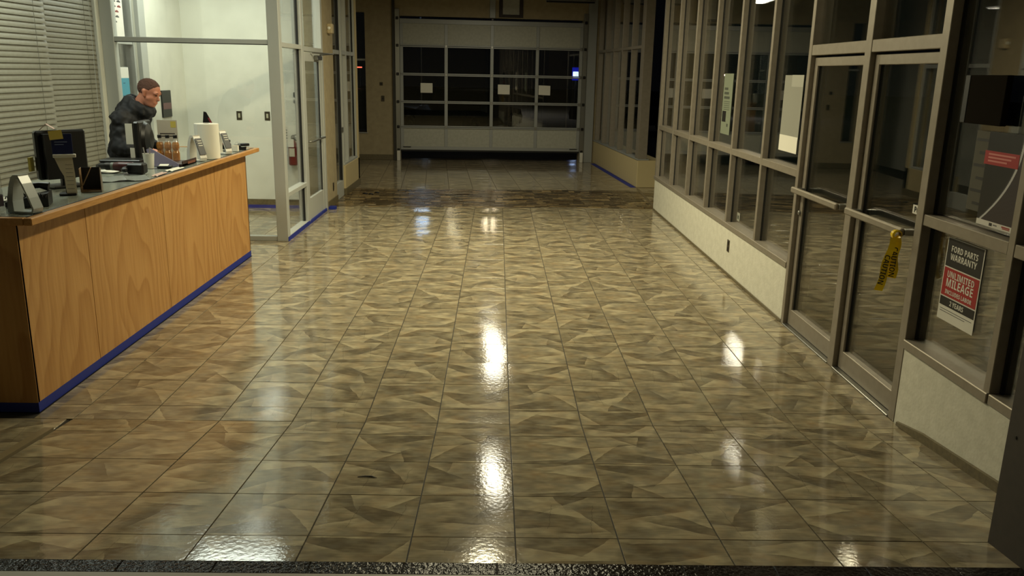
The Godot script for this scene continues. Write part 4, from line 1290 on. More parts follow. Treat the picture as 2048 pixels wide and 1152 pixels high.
	for q in [-0.02, 0.012]:
		s = st()
		tube(s, [Vector3(q * 0.5, 0.01, 0), Vector3(q * 1.6 - 0.01, 0.165, -0.01)], 0.005, 8)
		build(s, "stick", mat("stick grey", Color(0.55, 0.53, 0.52), 0.5), t)
	# lilac-sided display tray with three bottles
	t = thing("display_tray", "brown display tray with a pale lilac triangular side", "tray", Vector3(-2.62, y, -6.93))
	var lil := mat("lilac card", Color(0.56, 0.53, 0.64), 0.6)
	s = st()
	extrude(s, [Vector2(-0.235, 0), Vector2(0.0, 0), Vector2(0.0, 0.022), Vector2(-0.225, 0.148), Vector2(-0.255, 0.135)], 0.006)
	build(s, "side_card", lil, t)
	var brn := mat("tray brown", Color(0.20, 0.12, 0.10), 0.5)
	box("tray_bottom", brn, Vector3(-0.30, 0.0, -0.33), Vector3(0.03, 0.02, -0.006), t, 0.002)
	box("tray_lip", brn, Vector3(0.022, 0.0, -0.33), Vector3(0.03, 0.045, -0.006), t, 0.002)
	box("tray_print", mat("tray print", Color(0.45, 0.26, 0.18), 0.5), Vector3(0.0301, 0.01, -0.30), Vector3(0.0312, 0.03, -0.12), t)
	var amber := mat("amber oil", Color(0.62, 0.36, 0.05), 0.12, 0.0, 0.6)
	amber.transparency = BaseMaterial3D.TRANSPARENCY_ALPHA
	amber.albedo_color = Color(0.70, 0.44, 0.07, 0.6)
	var bl := ["leftmost of three amber bottles with black caps in the tray", "middle of three amber bottles with black caps in the tray", "rightmost of three amber bottles with black caps in the tray"]
	var b0: Node3D
	for k in 3:
		var p := Vector3(-2.868 + 0.066 * k, y + 0.021, -7.20)
		if k == 0:
			b0 = thing("amber_bottle", bl[0], "bottle", p, 0, "amber bottles in the tray")
			s = st()
			lathe(s, [Vector2(0, 0), Vector2(0.027, 0.0), Vector2(0.029, 0.008), Vector2(0.029, 0.065), Vector2(0.021, 0.085), Vector2(0.029, 0.105), Vector2(0.029, 0.135), Vector2(0.022, 0.155), Vector2(0.0, 0.156)], 24)
			build(s, "oil_fill", amber, b0)
			s = st()
			lathe(s, [Vector2(0.0225, 0.157), Vector2(0.0145, 0.175), Vector2(0.0145, 0.19)], 20)
			build(s, "neck", clr, b0)
			s = st()
			lathe(s, [Vector2(0.017, 0.188), Vector2(0.017, 0.212), Vector2(0.015, 0.214), Vector2(0, 0.214)], 20)
			build(s, "cap", blk, b0)
		else:
			var d := b0.duplicate()
			d.name = numbered("amber_bottle")
			add_child(d)
			d.position = p
			d.rotation.y = 0.4 * k
			d.set_meta("label", bl[k])
	t = thing("card_holder", "small black card holder with a white card, in front of the lilac tray", "card holder", Vector3(-2.685, y, -6.80), 0.2)
	box("case", blk, Vector3(-0.055, 0, -0.035), Vector3(0.055, 0.022, 0.035), t, 0.005)
	s = st()
	cbox(s, Vector3(-0.005, 0.026, 0.004), Vector3(0.07, 0.002, 0.06), 0.0, Basis(Vector3.RIGHT, 0.15))
	build(s, "white_card", pap, t)
	# far monitor with papers, seen edge on
	t = thing("monitor", "black monitor in front of the man with white papers on its edge", "monitor", Vector3(-3.055, y, -7.30), 1.70)
	box("back_shell", blk, Vector3(-0.19, 0.03, -0.02), Vector3(0.19, 0.345, 0.03), t, 0.012)
	s = st()
	lathe(s, [Vector2(0.15, 0), Vector2(0.13, 0.03), Vector2(0.07, 0.055), Vector2(0, 0.06)], 24, Vector3(0, 0.19, 0.025), Basis(Vector3.RIGHT, PI / 2))
	build(s, "rear_housing", blk, t)
	box("screen_display", mat("dark screen", Color(0.02, 0.02, 0.025), 0.1), Vector3(-0.175, 0.045, -0.024), Vector3(0.175, 0.33, -0.018), t)
	box("stand_base", blk, Vector3(-0.10, 0.0, -0.07), Vector3(0.10, 0.031, 0.07), t, 0.006)
	box("edge_paper", pap, Vector3(-0.20, 0.16, -0.075), Vector3(-0.196, 0.33, -0.02), t)
	box("edge_paper", pap, Vector3(-0.20, 0.03, -0.05), Vector3(-0.196, 0.13, -0.015), t)
	t = thing("flyer_stand", "grey printed flyer standing behind the amber bottles", "flyer", Vector3(-2.935, y + 0.002, -7.56), 0.12)
	box("sheet", mat("flyer grey", Color(0.70, 0.66, 0.59), 0.6), Vector3(-0.085, 0.0, 0), Vector3(0.085, 0.335, 0.004), t)
	box("foot", clr, Vector3(-0.08, 0.0, -0.05), Vector3(0.08, 0.006, 0.05), t)
	var ink := mat("dark flyer ink", Color(0.20, 0.15, 0.13), 0.7)
	for k in 2: box("print_line", ink, Vector3(-0.065, 0.212 - 0.022 * k, 0.004), Vector3(0.062 - 0.01 * k, 0.221 - 0.022 * k, 0.0046), t)
	box("print_strip", pap, Vector3(-0.075, 0.10, 0.004), Vector3(0.075, 0.15, 0.0046), t)
	box("print_patch", note, Vector3(0.03, 0.27, 0.004), Vector3(0.075, 0.325, 0.0046), t)
	# paper towel roll
	t = thing("paper_roll", "big white paper towel roll standing on the counter", "paper roll", Vector3(-2.61, y, -7.62))
	t.rotation.z = 0.0
	s = st()
	lathe(s, [Vector2(0.025, 0.0), Vector2(0.102, 0.0), Vector2(0.105, 0.004), Vector2(0.105, 0.306), Vector2(0.102, 0.31), Vector2(0.025, 0.31), Vector2(0.025, 0.0)], 40)
	build(s, "roll", mat("towel paper", Color(0.86, 0.85, 0.80), 0.9), t)
	s = st()
	lathe(s, [Vector2(0.024, 0.001), Vector2(0.024, 0.311), Vector2(0.021, 0.311), Vector2(0.021, 0.001)], 24)
	build(s, "core", kraft, t)
	s = st()
	for k in 12:
		var a0 := 0.9 + 0.09 * k
		var a1 := a0 + 0.09
		var rr := 0.1062 + (0.004 if k == 11 else 0.0)
		var q0 := Vector3(cos(a0), 0, sin(a0)) * 0.1062
		var q1 := Vector3(cos(a1), 0, sin(a1)) * rr
		poly(s, [q0 + Vector3.UP * 0.003, q1 + Vector3.UP * 0.003, q1 + Vector3.UP * 0.307, q0 + Vector3.UP * 0.307], q0)
	build(s, "loose_end", M["towel paper"], t)
	# black and red pennant card, jars and small box at the far end
	t = thing("pennant_card", "black triangular card with red stripe behind the paper towel roll", "card", Vector3(-2.92, y, -8.52))
	s = st()
	extrude(s, [Vector2(-0.06, 0.0), Vector2(0.20, 0.0), Vector2(0.01, 0.365), Vector2(-0.015, 0.37)], 0.006)
	build(s, "face", blk, t)
	s = st()
	extrude(s, [Vector2(0.11, 0.12), Vector2(0.17, 0.03), Vector2(0.184, 0.03), Vector2(0.038, 0.31), Vector2(0.022, 0.31)], 0.003, Transform3D(Basis.IDENTITY, Vector3(0, 0, 0.004)))
	build(s, "stripe", mat("pennant red", Color(0.50, 0.16, 0.18), 0.6), t)
	t = thing("wire_rack", "small rack of trinkets behind the far display stand", "rack", Vector3(-2.79, y, -8.36))
	for k in 3:
		s = st()
		tube(s, [Vector3(-0.05 + 0.05 * k, 0, 0), Vector3(-0.05 + 0.05 * k, 0.20 - 0.03 * k, 0)], 0.004, 6)
		build(s, "rod", M["steel"], t)
		s = st()
		lathe(s, [Vector2(0, -0.02), Vector2(0.018, -0.008), Vector2(0.018, 0.008), Vector2(0, 0.02)], 12, Vector3(-0.05 + 0.05 * k, 0.15 - 0.03 * k, 0.01))
		build(s, "trinket", [wht, mat("trinket brown", Color(0.28, 0.16, 0.10), 0.4), blk][k], t)
	box("rack_base", M["steel"], Vector3(-0.07, 0.0, -0.03), Vector3(0.07, 0.008, 0.03), t, 0.002)
	t = thing("brown_jar", "small jar of brown liquid inside the far display stand's corner", "jar", Vector3(-2.655, y, -8.33))
	s = st()
	lathe(s, [Vector2(0, 0), Vector2(0.03, 0), Vector2(0.032, 0.01), Vector2(0.032, 0.07), Vector2(0.024, 0.085), Vector2(0.024, 0.095)], 20)
	build(s, "body", mat("brown liquid", Color(0.14, 0.05, 0.035), 0.15), t)
	s = st()
	lathe(s, [Vector2(0.027, 0.093), Vector2(0.027, 0.11), Vector2(0, 0.111)], 20)
	build(s, "lid", blk, t)
	t = thing("paper_cube", "small white paper cube at the far end of the counter", "paper cube", Vector3(-2.585, y, -8.34), 0.1)
	box("block", pap, Vector3(-0.028, 0, -0.028), Vector3(0.028, 0.055, 0.028), t, 0.002)
	box("top_sheet", mat("cream slip", Color(0.80, 0.76, 0.67), 0.8), Vector3(-0.028, 0.0551, -0.028), Vector3(0.028, 0.056, 0.028), t)
	t = thing("tape_dispenser", "black tape dispenser next to the white paper cube", "dispenser", Vector3(-2.59, y, -8.46), 0.2)
	s = st()
	extrude(s, [Vector2(-0.06, 0), Vector2(0.07, 0), Vector2(0.075, 0.035), Vector2(0.03, 0.03), Vector2(0.0, 0.055), Vector2(-0.045, 0.05)], 0.03)
	build(s, "base", blk, t)
	s = st()
	lathe(s, [Vector2(0.012, -0.009), Vector2(0.03, -0.009), Vector2(0.03, 0.009), Vector2(0.012, 0.009)], 20, Vector3(-0.012, 0.055, 0), Basis(Vector3.RIGHT, PI / 2))
	build(s, "tape_reel", clr, t)
	t = thing("glass_jar", "low glass jar with black lid at the counter's far corner", "jar", Vector3(-2.58, y, -8.60))
	s = st()
	lathe(s, [Vector2(0, 0.002), Vector2(0.05, 0.0), Vector2(0.052, 0.006), Vector2(0.052, 0.034)], 24)
	build(s, "body", clr, t)
	s = st()
	lathe(s, [Vector2(0.056, 0.033), Vector2(0.056, 0.052), Vector2(0.050, 0.056), Vector2(0, 0.056)], 24)
	build(s, "lid", blk, t)

# ---------------------------------------------------------------- the man
var caps: Array = []
var blobs: Array = []
var blend := 0.03
var wrinkle: FastNoiseLite = null
var fold_depth := 0.02
var cut := []

func field(p: Vector3) -> float:
	var d := 10.0
	for c in caps:
		var ab: Vector3 = c[1] - c[0]
		var h := clampf((p - c[0]).dot(ab) / ab.length_squared(), 0.0, 1.0)
		var e: float = (p - c[0] - ab * h).length() - lerpf(c[2], c[3], h)
		var k := maxf(blend - absf(d - e), 0.0)
		d = minf(d, e) - k * k * 0.25 / blend
	for b in blobs:
		var q: Vector3 = b[2] * (p - b[0])
		var r: Vector3 = b[1]
		var k0 := (q / r).length()
		var k1 := (q / (r * r)).length()
		var e := k0 * (k0 - 1.0) / maxf(k1, 1e-5)
		var k := maxf(blend - absf(d - e), 0.0)
		d = minf(d, e) - k * k * 0.25 / blend
	if wrinkle: d += wrinkle.get_noise_3dv(p) * fold_depth
	for c in cut:
		d = maxf(d, c[1].dot(p) - c[0])
	return d

func skin_net(s: SurfaceTool, lo: Vector3, hi: Vector3, cell: float) -> void:
	# surface nets of field() inside a box
	var n := Vector3i(((hi - lo) / cell).ceil())
	var sx := n.x + 1
	var sy := n.y + 1
	var val := PackedFloat32Array()
	val.resize(sx * sy * (n.z + 1))
	val.fill(1.0)
	var step := 5
	for bz in range(0, n.z + 1, step):
		for by in range(0, n.y + 1, step):
			for bx in range(0, n.x + 1, step):
				var mid := lo + Vector3(bx + step / 2.0, by + step / 2.0, bz + step / 2.0) * cell
				var dm := field(mid)
				var near := absf(dm) < cell * step * 1.15
				for z in range(bz, mini(bz + step, n.z + 1)):
					for y in range(by, mini(by + step, n.y + 1)):
						for x in range(bx, mini(bx + step, n.x + 1)):
							val[x + sx * (y + sy * z)] = field(lo + Vector3(x, y, z) * cell) if near else dm
	var corner := [0, 1, sx, sx + 1, sx * sy, sx * sy + 1, sx * sy + sx, sx * sy + sx + 1]
	var at := {}
	var nor := {}
	for z in n.z:
		for y in n.y:
			for x in n.x:
				var i := x + sx * (y + sy * z)
				var inside := 0
				for c in corner: inside += 1 if val[i + c] < 0 else 0
				if inside == 0 or inside == 8: continue
				var sum := Vector3.ZERO
				var cnt := 0
				for a in 8:
					for bit in [1, 2, 4]:
						if a & bit: continue
						var va := val[i + corner[a]]
						var vb := val[i + corner[a | bit]]
						if (va < 0) == (vb < 0): continue
						var t := va / (va - vb)
						sum += Vector3((a & 1) + (t if bit == 1 else 0.0), ((a >> 1) & 1) + (t if bit == 2 else 0.0), ((a >> 2) & 1) + (t if bit == 4 else 0.0))
						cnt += 1
				var p := lo + (Vector3(x, y, z) + sum / cnt) * cell
				at[i] = p
				var e := cell * 0.5
				nor[i] = Vector3(field(p + Vector3(e, 0, 0)) - field(p - Vector3(e, 0, 0)), field(p + Vector3(0, e, 0)) - field(p - Vector3(0, e, 0)), field(p + Vector3(0, 0, e)) - field(p - Vector3(0, 0, e))).normalized()
	for i in at:
		for ax in 3:
			var da: int = [1, sx, sx * sy][ax]
			var db: int = [sx, sx * sy, 1][ax]
			var dc: int = [sx * sy, 1, sx][ax]
			if (val[i] < 0) == (val[i + da] < 0): continue
			var q := [i, i - db, i - db - dc, i - dc]
			if not (at.has(q[1]) and at.has(q[2]) and at.has(q[3])): continue
			if val[i] < 0: q.reverse()
			for j in [0, 1, 2, 0, 2, 3]:
				s.set_normal(nor[q[j]])
				s.add_vertex(at[q[j]])

func reset_field(b: float) -> void:
	caps = []
	blobs = []
	cut = []
	blend = b
	wrinkle = null

func hand_bones(w: Vector3, f: Vector3, up: Vector3, side: float) -> void:
	# wrist, finger direction, back-of-hand direction; side +1 puts the thumb towards f x up
	var r := f.cross(up).normalized() * side
	caps.append([w, w + f * 0.05, 0.026, 0.030])
	caps.append([w + f * 0.05 + r * 0.02, w + f * 0.085 + r * 0.025, 0.018, 0.014])
	caps.append([w + f * 0.05 - r * 0.02, w + f * 0.085 - r * 0.025, 0.018, 0.014])
	var lens: Array[float] = [0.075, 0.085, 0.078, 0.06]
	for k in 4:
		var o := w + f * 0.088 + r * (0.030 - 0.020 * k)
		var m := o + (f * 0.8 - up * 0.25).normalized() * lens[k] * 0.55
		caps.append([o, m, 0.0095, 0.0088])
		caps.append([m, m + (f * 0.4 - up * 0.9).normalized() * lens[k] * 0.5, 0.0088, 0.0072])
	var o2 := w + f * 0.03 + r * 0.025
	var m2 := o2 + (f * 0.6 + r * 0.7 - up * 0.2).normalized() * 0.045
	caps.append([o2, m2, 0.014, 0.011])
	caps.append([m2, m2 + (f * 0.9 + r * 0.1 - up * 0.35).normalized() * 0.035, 0.011, 0.008])

func person() -> void:
	var Zc := -7.92
	var man := thing("person", "man in dark hooded jacket bent over a monitor behind the counter", "person", Vector3(-3.5, 0, Zc))
	# joints in the man's own space (origin on the floor between his feet), facing +x
	var hip := Vector3(0.0, 0.95, 0)
	var waist := Vector3(0.03, 1.10, 0)
	var chest := Vector3(0.07, 1.32, 0)
	var nape := Vector3(0.15, 1.505, 0)
	var skull := Vector3(0.285, 1.675, 0.0)
	var sh := [Vector3(0.09, 1.45, 0.19), Vector3(0.11, 1.45, -0.19)]
	var el := [Vector3(0.09, 1.19, 0.25), Vector3(0.10, 1.18, -0.27)]
	var wr := [Vector3(0.285, 1.172, 0.20), Vector3(0.29, 1.172, -0.16)]
	var kn := [Vector3(0.04, 0.50, 0.11), Vector3(0.02, 0.50, -0.11)]
	var an := [Vector3(-0.03, 0.09, 0.12), Vector3(-0.03, 0.09, -0.12)]
	var skin := mat("skin", Color(0.74, 0.49, 0.39), 0.55)
	skin.subsurf_scatter_enabled = true
	skin.subsurf_scatter_strength = 0.12
	# head frame: x looks forward and down
	var fwd := Vector3(cos(0.36), -sin(0.36), 0.10).normalized()
	var rgt := Vector3(0, 0, 1) - fwd * fwd.z
	rgt = rgt.normalized()
	var upv := rgt.cross(fwd).normalized()
	var HB := Basis(fwd, upv, rgt)
	var inv := HB.inverse()
	var body := st()
	# trunk and limbs
	reset_field(0.05)
	blobs.append([chest, Vector3(0.11, 0.19, 0.155), Basis(Vector3.BACK, 0.3)])
	caps.append([hip, waist, 0.125, 0.115])
	caps.append([waist, chest, 0.115, 0.12])
	caps.append([nape + Vector3(-0.02, -0.05, 0), skull + HB * Vector3(-0.03, -0.05, 0), 0.062, 0.056])
	for k in 2:
		caps.append([sh[k], el[k], 0.055, 0.044])
		caps.append([el[k], wr[k], 0.043, 0.029])
		caps.append([hip + Vector3(0, -0.02, 0.09 * (1 - 2 * k)), kn[k], 0.085, 0.055])
		caps.append([kn[k], an[k], 0.055, 0.038])
		caps.append([an[k] + Vector3(-0.03, -0.045, 0), an[k] + Vector3(0.15, -0.06, 0), 0.038, 0.028])
	skin_net(body, Vector3(-0.25, -0.02, -0.40), Vector3(0.42, 1.60, 0.40), 0.014)
	# head
	reset_field(0.018)
	blobs.append([skull + HB * Vector3(-0.012, 0.035, 0), Vector3(0.102, 0.088, 0.078), inv])
	blobs.append([skull + HB * Vector3(0.022, -0.04, 0), Vector3(0.070, 0.088, 0.062), inv])
	blobs.append([skull + HB * Vector3(0.045, -0.095, 0), Vector3(0.042, 0.030, 0.042), inv])
	caps.append([skull + HB * Vector3(0.078, 0.008, 0), skull + HB * Vector3(0.101, -0.030, 0), 0.010, 0.014])
	caps.append([skull + HB * Vector3(0.080, 0.022, -0.042), skull + HB * Vector3(0.080, 0.022, 0.042), 0.013, 0.013])
	caps.append([skull + HB * Vector3(0.082, -0.068, -0.018), skull + HB * Vector3(0.082, -0.068, 0.018), 0.010, 0.010])
	caps.append([nape + Vector3(-0.01, 0.0, 0), skull + HB * Vector3(-0.03, -0.05, 0), 0.058, 0.054])
	for q in [-1.0, 1.0]:
		caps.append([skull + HB * Vector3(-0.012, 0.012, 0.079 * q), skull + HB * Vector3(-0.004, -0.028, 0.076 * q), 0.015, 0.010])
		caps.append([skull + HB * Vector3(0.05, -0.03, 0.040 * q), skull + HB * Vector3(0.03, -0.04, 0.052 * q), 0.018, 0.014])
	skin_net(body, skull - Vector3(0.17, 0.20, 0.14), skull + Vector3(0.17, 0.16, 0.14), 0.005)
	# hands
	for k in 2:
		reset_field(0.008)
		hand_bones(wr[k], Vector3(0.95, -0.12, -0.1 if k == 0 else 0.1).normalized(), Vector3(0.12, 0.95, 0).normalized(), 1.0 if k else -1.0)
		skin_net(body, wr[k] - Vector3(0.05, 0.10, 0.10), wr[k] + Vector3(0.22, 0.07, 0.10), 0.005)
	build(body, "body", skin, man)
	# hair: a close-cropped cap
	var hair := st()
	reset_field(0.01)
	blobs.append([skull + HB * Vector3(-0.013, 0.036, 0), Vector3(0.1045, 0.0905, 0.0795), inv])
	wrinkle = FastNoiseLite.new()
	wrinkle.seed = 8
	wrinkle.frequency = 60.0
	fold_depth = 0.006
	var hl := HB * Vector3(0.75, -0.66, 0).normalized()
	cut.append([hl.dot(skull + HB * Vector3(0.052, 0.060, 0)) + 0.0, hl])
	var hl2 := HB * Vector3(0.75, -1.0, 0).normalized()
	cut.append([hl2.dot(skull + HB * Vector3(-0.04, -0.035, 0)), hl2])
	skin_net(hair, skull - Vector3(0.17, 0.14, 0.12), skull + Vector3(0.15, 0.16, 0.12), 0.005)
	build(hair, "hair", mat("cropped hair", Color(0.31, 0.20, 0.155), 0.85), man)
	for q in [-1.0, 1.0]:
		var e := st()
		lathe(e, [Vector2(0, -0.006), Vector2(0.008, -0.003), Vector2(0.008, 0.003), Vector2(0, 0.006)], 10, skull + HB * Vector3(0.086, 0.004, 0.030 * q), HB)
		build(e, "eye", mat("eye dark", Color(0.08, 0.06, 0.05), 0.3), man)
		e = st()
		cbox(e, skull + HB * Vector3(0.092, 0.026, 0.034 * q), Vector3(0.006, 0.006, 0.032), 0.002, HB)
		build(e, "eyebrow", M["cropped hair"], man)
	var lp := st()
	cbox(lp, skull + HB * Vector3(0.090, -0.069, 0), Vector3(0.006, 0.006, 0.034), 0.0025, HB)
	build(lp, "lips", mat("lips", Color(0.45, 0.24, 0.20), 0.5), man)
	# jacket with a hood bunched at the neck
	var jk := st()
	reset_field(0.06)
	wrinkle = FastNoiseLite.new()
	wrinkle.seed = 5
	fold_depth = 0.02
	wrinkle.frequency = 9.0
	wrinkle.fractal_octaves = 2
	blobs.append([chest + Vector3(-0.005, 0.0, 0), Vector3(0.135, 0.215, 0.185), Basis(Vector3.BACK, 0.3)])
	caps.append([hip + Vector3(0, 0.03, 0.05), waist + Vector3(0, 0.02, 0.05), 0.115, 0.12])
	caps.append([hip + Vector3(0, 0.03, -0.05), waist + Vector3(0, 0.02, -0.05), 0.115, 0.12])
	caps.append([waist + Vector3(0, 0.02, 0), chest, 0.14, 0.14])
	for k in 2:
		caps.append([sh[k] + Vector3(0, -0.01, 0), el[k], 0.080, 0.066])
		caps.append([el[k], wr[k].lerp(el[k], 0.08), 0.064, 0.046])
		caps.append([nape + Vector3(-0.03, -0.03, 0), sh[k], 0.075, 0.075])
	# hood folds around the nape
	for a in range(-3, 4):
		var th := a * 0.55
		var th2 := (a + 1) * 0.55
		if a < 3: caps.append([nape + Vector3(-0.065 * cos(th) - 0.005, 0.055 - 0.03 * cos(th) * 0 - 0.035 * (1 - cos(th)), 0.095 * sin(th)), nape + Vector3(-0.065 * cos(th2) - 0.005, 0.055 - 0.035 * (1 - cos(th2)), 0.095 * sin(th2)), 0.038, 0.038])
	caps.append([nape + Vector3(-0.10, 0.02, 0), nape + Vector3(-0.14, -0.07, 0), 0.065, 0.055])
	# collar and hood roll standing up around the neck, higher at the back
	for a in 10:
		var t0 := TAU * a / 10.0
		var t1 := TAU * (a + 1) / 10.0
		caps.append([nape + Vector3(0.035 - 0.088 * cos(t0), 0.045 + 0.050 * cos(t0), 0.088 * sin(t0)), nape + Vector3(0.035 - 0.088 * cos(t1), 0.045 + 0.050 * cos(t1), 0.088 * sin(t1)), 0.034, 0.034])
	cut.append([-0.93, Vector3(0, -1, 0)])
	skin_net(jk, Vector3(-0.28, 0.90, -0.40), Vector3(0.38, 1.66, 0.40), 0.012)
	var cloth := mottled("dark jacket cloth", Color(0.075, 0.078, 0.092), Color(0.105, 0.108, 0.125), 0.08, 3.0, 0.75, 71)
	build(jk, "jacket", cloth, man)
	var tr := st()
	reset_field(0.04)
	caps.append([hip + Vector3(0, -0.02, 0), hip + Vector3(0, 0.04, 0), 0.135, 0.13])
	for k in 2:
		caps.append([hip + Vector3(0, -0.03, 0.085 * (1 - 2 * k)), kn[k], 0.105, 0.075])
		caps.append([kn[k], an[k] + Vector3(0, -0.02, 0), 0.074, 0.062])
	cut.append([-0.045, Vector3(0, -1, 0)])
	skin_net(tr, Vector3(-0.25, 0.02, -0.30), Vector3(0.22, 1.12, 0.30), 0.016)
	build(tr, "trousers", mat("blue jeans", Color(0.10, 0.13, 0.20), 0.8), man)
	for k in 2:
		var so := st()
		reset_field(0.02)
		caps.append([an[k] + Vector3(-0.04, -0.045, 0), an[k] + Vector3(0.06, -0.045, 0), 0.046, 0.046])
		caps.append([an[k] + Vector3(0.04, -0.05, 0), an[k] + Vector3(0.17, -0.058, 0), 0.044, 0.034])
		cut.append([0.0, Vector3(0, -1, 0)])
		skin_net(so, an[k] + Vector3(-0.12, -0.10, -0.07), an[k] + Vector3(0.24, 0.04, 0.07), 0.01)
		build(so, "shoe", M["black rubber"], man)

# ---------------------------------------------------------------- signs and posters on the right-hand glass
func fit_words(text: String, width: float, m: Material, at: Vector3, ux: Vector3, uy: Vector3, parent: Node) -> void:
	var o := words(text, 0.05, m, at, ux, uy, parent)
	var k: float = width / maxf((o.mesh as TextMesh).get_aabb().size.x, 1e-4)
	o.transform = Transform3D(Basis(ux.normalized() * k, uy.normalized() * k, ux.cross(uy).normalized()), at)

func signs() -> void:
	var ux := Vector3(0, 0, 1)
	var uy := Vector3.UP
	var pap: Material = M["paper"]
	var blk := mat("poster black", Color(0.03, 0.03, 0.03), 0.5)
	var red := mat("poster red", Color(0.58, 0.04, 0.05), 0.5)
	var wht := mat("poster white", Color(0.80, 0.79, 0.75), 0.6)
	var XP := GLASS_R - 0.004
	# warranty poster
	var t := thing("warranty_poster", "black, red and white warranty poster on the lower window by the doors", "poster", Vector3(XP, 0.695, -4.258))
	box("sheet", wht, Vector3(0, 0, 0), Vector3(0.0025, 0.437, 0.342), t)
	box("black_field", blk, Vector3(-0.0012, 0.287, 0.008), Vector3(0, 0.434, 0.334), t)
	box("red_field", red, Vector3(-0.0012, 0.131, 0.008), Vector3(0, 0.280, 0.334), t)
	box("black_band", blk, Vector3(-0.0012, 0.078, 0.008), Vector3(0, 0.124, 0.334), t)
	var c := 0.171
	fit_words("FORD PARTS", 0.245, wht, Vector3(-0.0018, 0.383, c), ux, uy, t)
	fit_words("WARRANTY", 0.245, wht, Vector3(-0.0018, 0.341, c), ux, uy, t)
	fit_words("UNLIMITED", 0.25, wht, Vector3(-0.0018, 0.248, c), ux, uy, t)
	fit_words("MILEAGE", 0.25, wht, Vector3(-0.0018, 0.203, c), ux, uy, t)
	fit_words("INCLUDES LABOR", 0.25, wht, Vector3(-0.0018, 0.155, c), ux, uy, t)
	fit_words("2 YEARS", 0.13, wht, Vector3(-0.0018, 0.101, c), ux, uy, t)
	for k in 2: box("fine_print", mat("grey ink", Color(0.35, 0.35, 0.35), 0.8), Vector3(-0.0008, 0.058 - 0.012 * k, 0.02), Vector3(0, 0.061 - 0.012 * k, 0.32 - 0.06 * k), t)
	# tyre poster
	var im := Image.create(160, 280, false, Image.FORMAT_RGB8)
	for y in 280:
		for x in 160:
			var edge := 150.0 - 140.0 * pow(y / 262.0, 2.2)
			var col := Color(0.05, 0.045, 0.045)
			if x > edge + 9: col = Color(0.26, 0.21, 0.23).lerp(Color(0.12, 0.10, 0.11), 0.5 + 0.5 * sin(x * 0.9 + y * 0.25) * 0.25)
			elif x > edge: col = Color(0.72, 0.72, 0.72)
			elif x > edge - 5: col = Color(0.22, 0.22, 0.22)
			if y > 262: col = Color(0.80, 0.79, 0.76)
			im.set_pixel(x, y, col)
	im.fill_rect(Rect2i(60, 267, 14, 9), Color(0.1, 0.1, 0.1))
	im.fill_rect(Rect2i(78, 269, 18, 4), Color(0.4, 0.4, 0.4))
	im.fill_rect(Rect2i(116, 267, 36, 4), Color(0.55, 0.12, 0.10))
	im.fill_rect(Rect2i(120, 272, 32, 3), Color(0.55, 0.2, 0.15))
	var tm := mat("tyre print", Color.WHITE, 0.35)
	tm.albedo_texture = tex(im)
	t = thing("tyre_poster", "dark poster of a tyre edge with a red band on the near window", "poster", Vector3(XP - 0.004, 1.245, -4.03))
	card("sheet", tm, Vector3(0.001, 0, 0), Vector3(0, 0, 0.29), Vector3(0, 0.447, 0), 0.001, t)
	box("red_band", red, Vector3(-0.0015, 0.292, -0.012), Vector3(0, 0.357, 0.262), t)
	for k in 3: box("print_line", mat("pink ink", Color(0.75, 0.45, 0.42), 0.6), Vector3(-0.0021, 0.338 - 0.016 * k, 0.02), Vector3(-0.0014, 0.346 - 0.016 * k, 0.235 - 0.03 * k), t)
	# grey list sheet half hidden behind the tyre poster
	t = thing("list_sheet", "pale list of printed lines half covered by the tyre poster", "notice", Vector3(XP + 0.0, 1.30, -4.145))
	box("sheet", mat("list grey", Color(0.27, 0.26, 0.21), 0.8), Vector3(0, 0, 0), Vector3(0.002, 0.39, 0.12), t)
	for k in 6:
		box("print_line", blk, Vector3(-0.001, 0.03 + 0.062 * k, 0.01 if k % 2 else 0.045), Vector3(0, 0.044 + 0.062 * k, 0.11), t)
	# dark board behind the glass
	t = thing("dark_board", "dark blank board hanging on the upper near window", "board", Vector3(GLASS_R - 0.045, 1.722, -4.25))
	box("panel", mat("board black", Color(0.10, 0.085, 0.065), 0.9, 0.0, 0.1), Vector3(0, 0, 0.045), Vector3(0.03, 0.232, 0.35), t, 0.003)
	box("side_edge", blk, Vector3(-0.002, 0, 0), Vector3(0.04, 0.232, 0.045), t, 0.003)
	# long sheets of paper on the far panes
	t = thing("notice_sheet", "long plain white paper sheet on the window beside the first door", "notice", Vector3(XP, 1.338, -7.07))
	box("sheet", mat("grey paper", Color(0.52, 0.52, 0.48), 0.85), Vector3(0, 0.11, 0), Vector3(0.002, 0.61, 0.435), t)
	box("lower_sheet", pap, Vector3(-0.001, 0, 0), Vector3(0.001, 0.13, 0.43), t)
	box("upper_sheet", mat("light grey paper", Color(0.60, 0.60, 0.56), 0.85), Vector3(-0.001, 0.52, 0.17), Vector3(0.0, 0.612, 0.436), t)
	t = thing("notice_sheet", "long printed sheet with dark blocks on a farther window pane", "notice", Vector3(XP, 1.345, -8.98))
	box("sheet", mat("grey green paper", Color(0.42, 0.45, 0.38), 0.85), Vector3(0, 0, 0), Vector3(0.002, 0.615, 0.345), t)
	var ink := mat("faded ink", Color(0.22, 0.24, 0.20), 0.8)
	for k in 3: box("print_block", ink, Vector3(-0.001, 0.36 + 0.045 * k, 0.05), Vector3(0, 0.385 + 0.045 * k, 0.26 - 0.04 * k), t)
	for k in 5: box("print_line", ink, Vector3(-0.001, 0.25 + 0.02 * k, 0.06), Vector3(0, 0.255 + 0.02 * k, 0.28), t)
	box("photo", blk, Vector3(-0.001, 0.125, 0.03), Vector3(0, 0.235, 0.17), t)
	box("stamp", ink, Vector3(-0.001, 0.08, 0.22), Vector3(0, 0.11, 0.27), t)
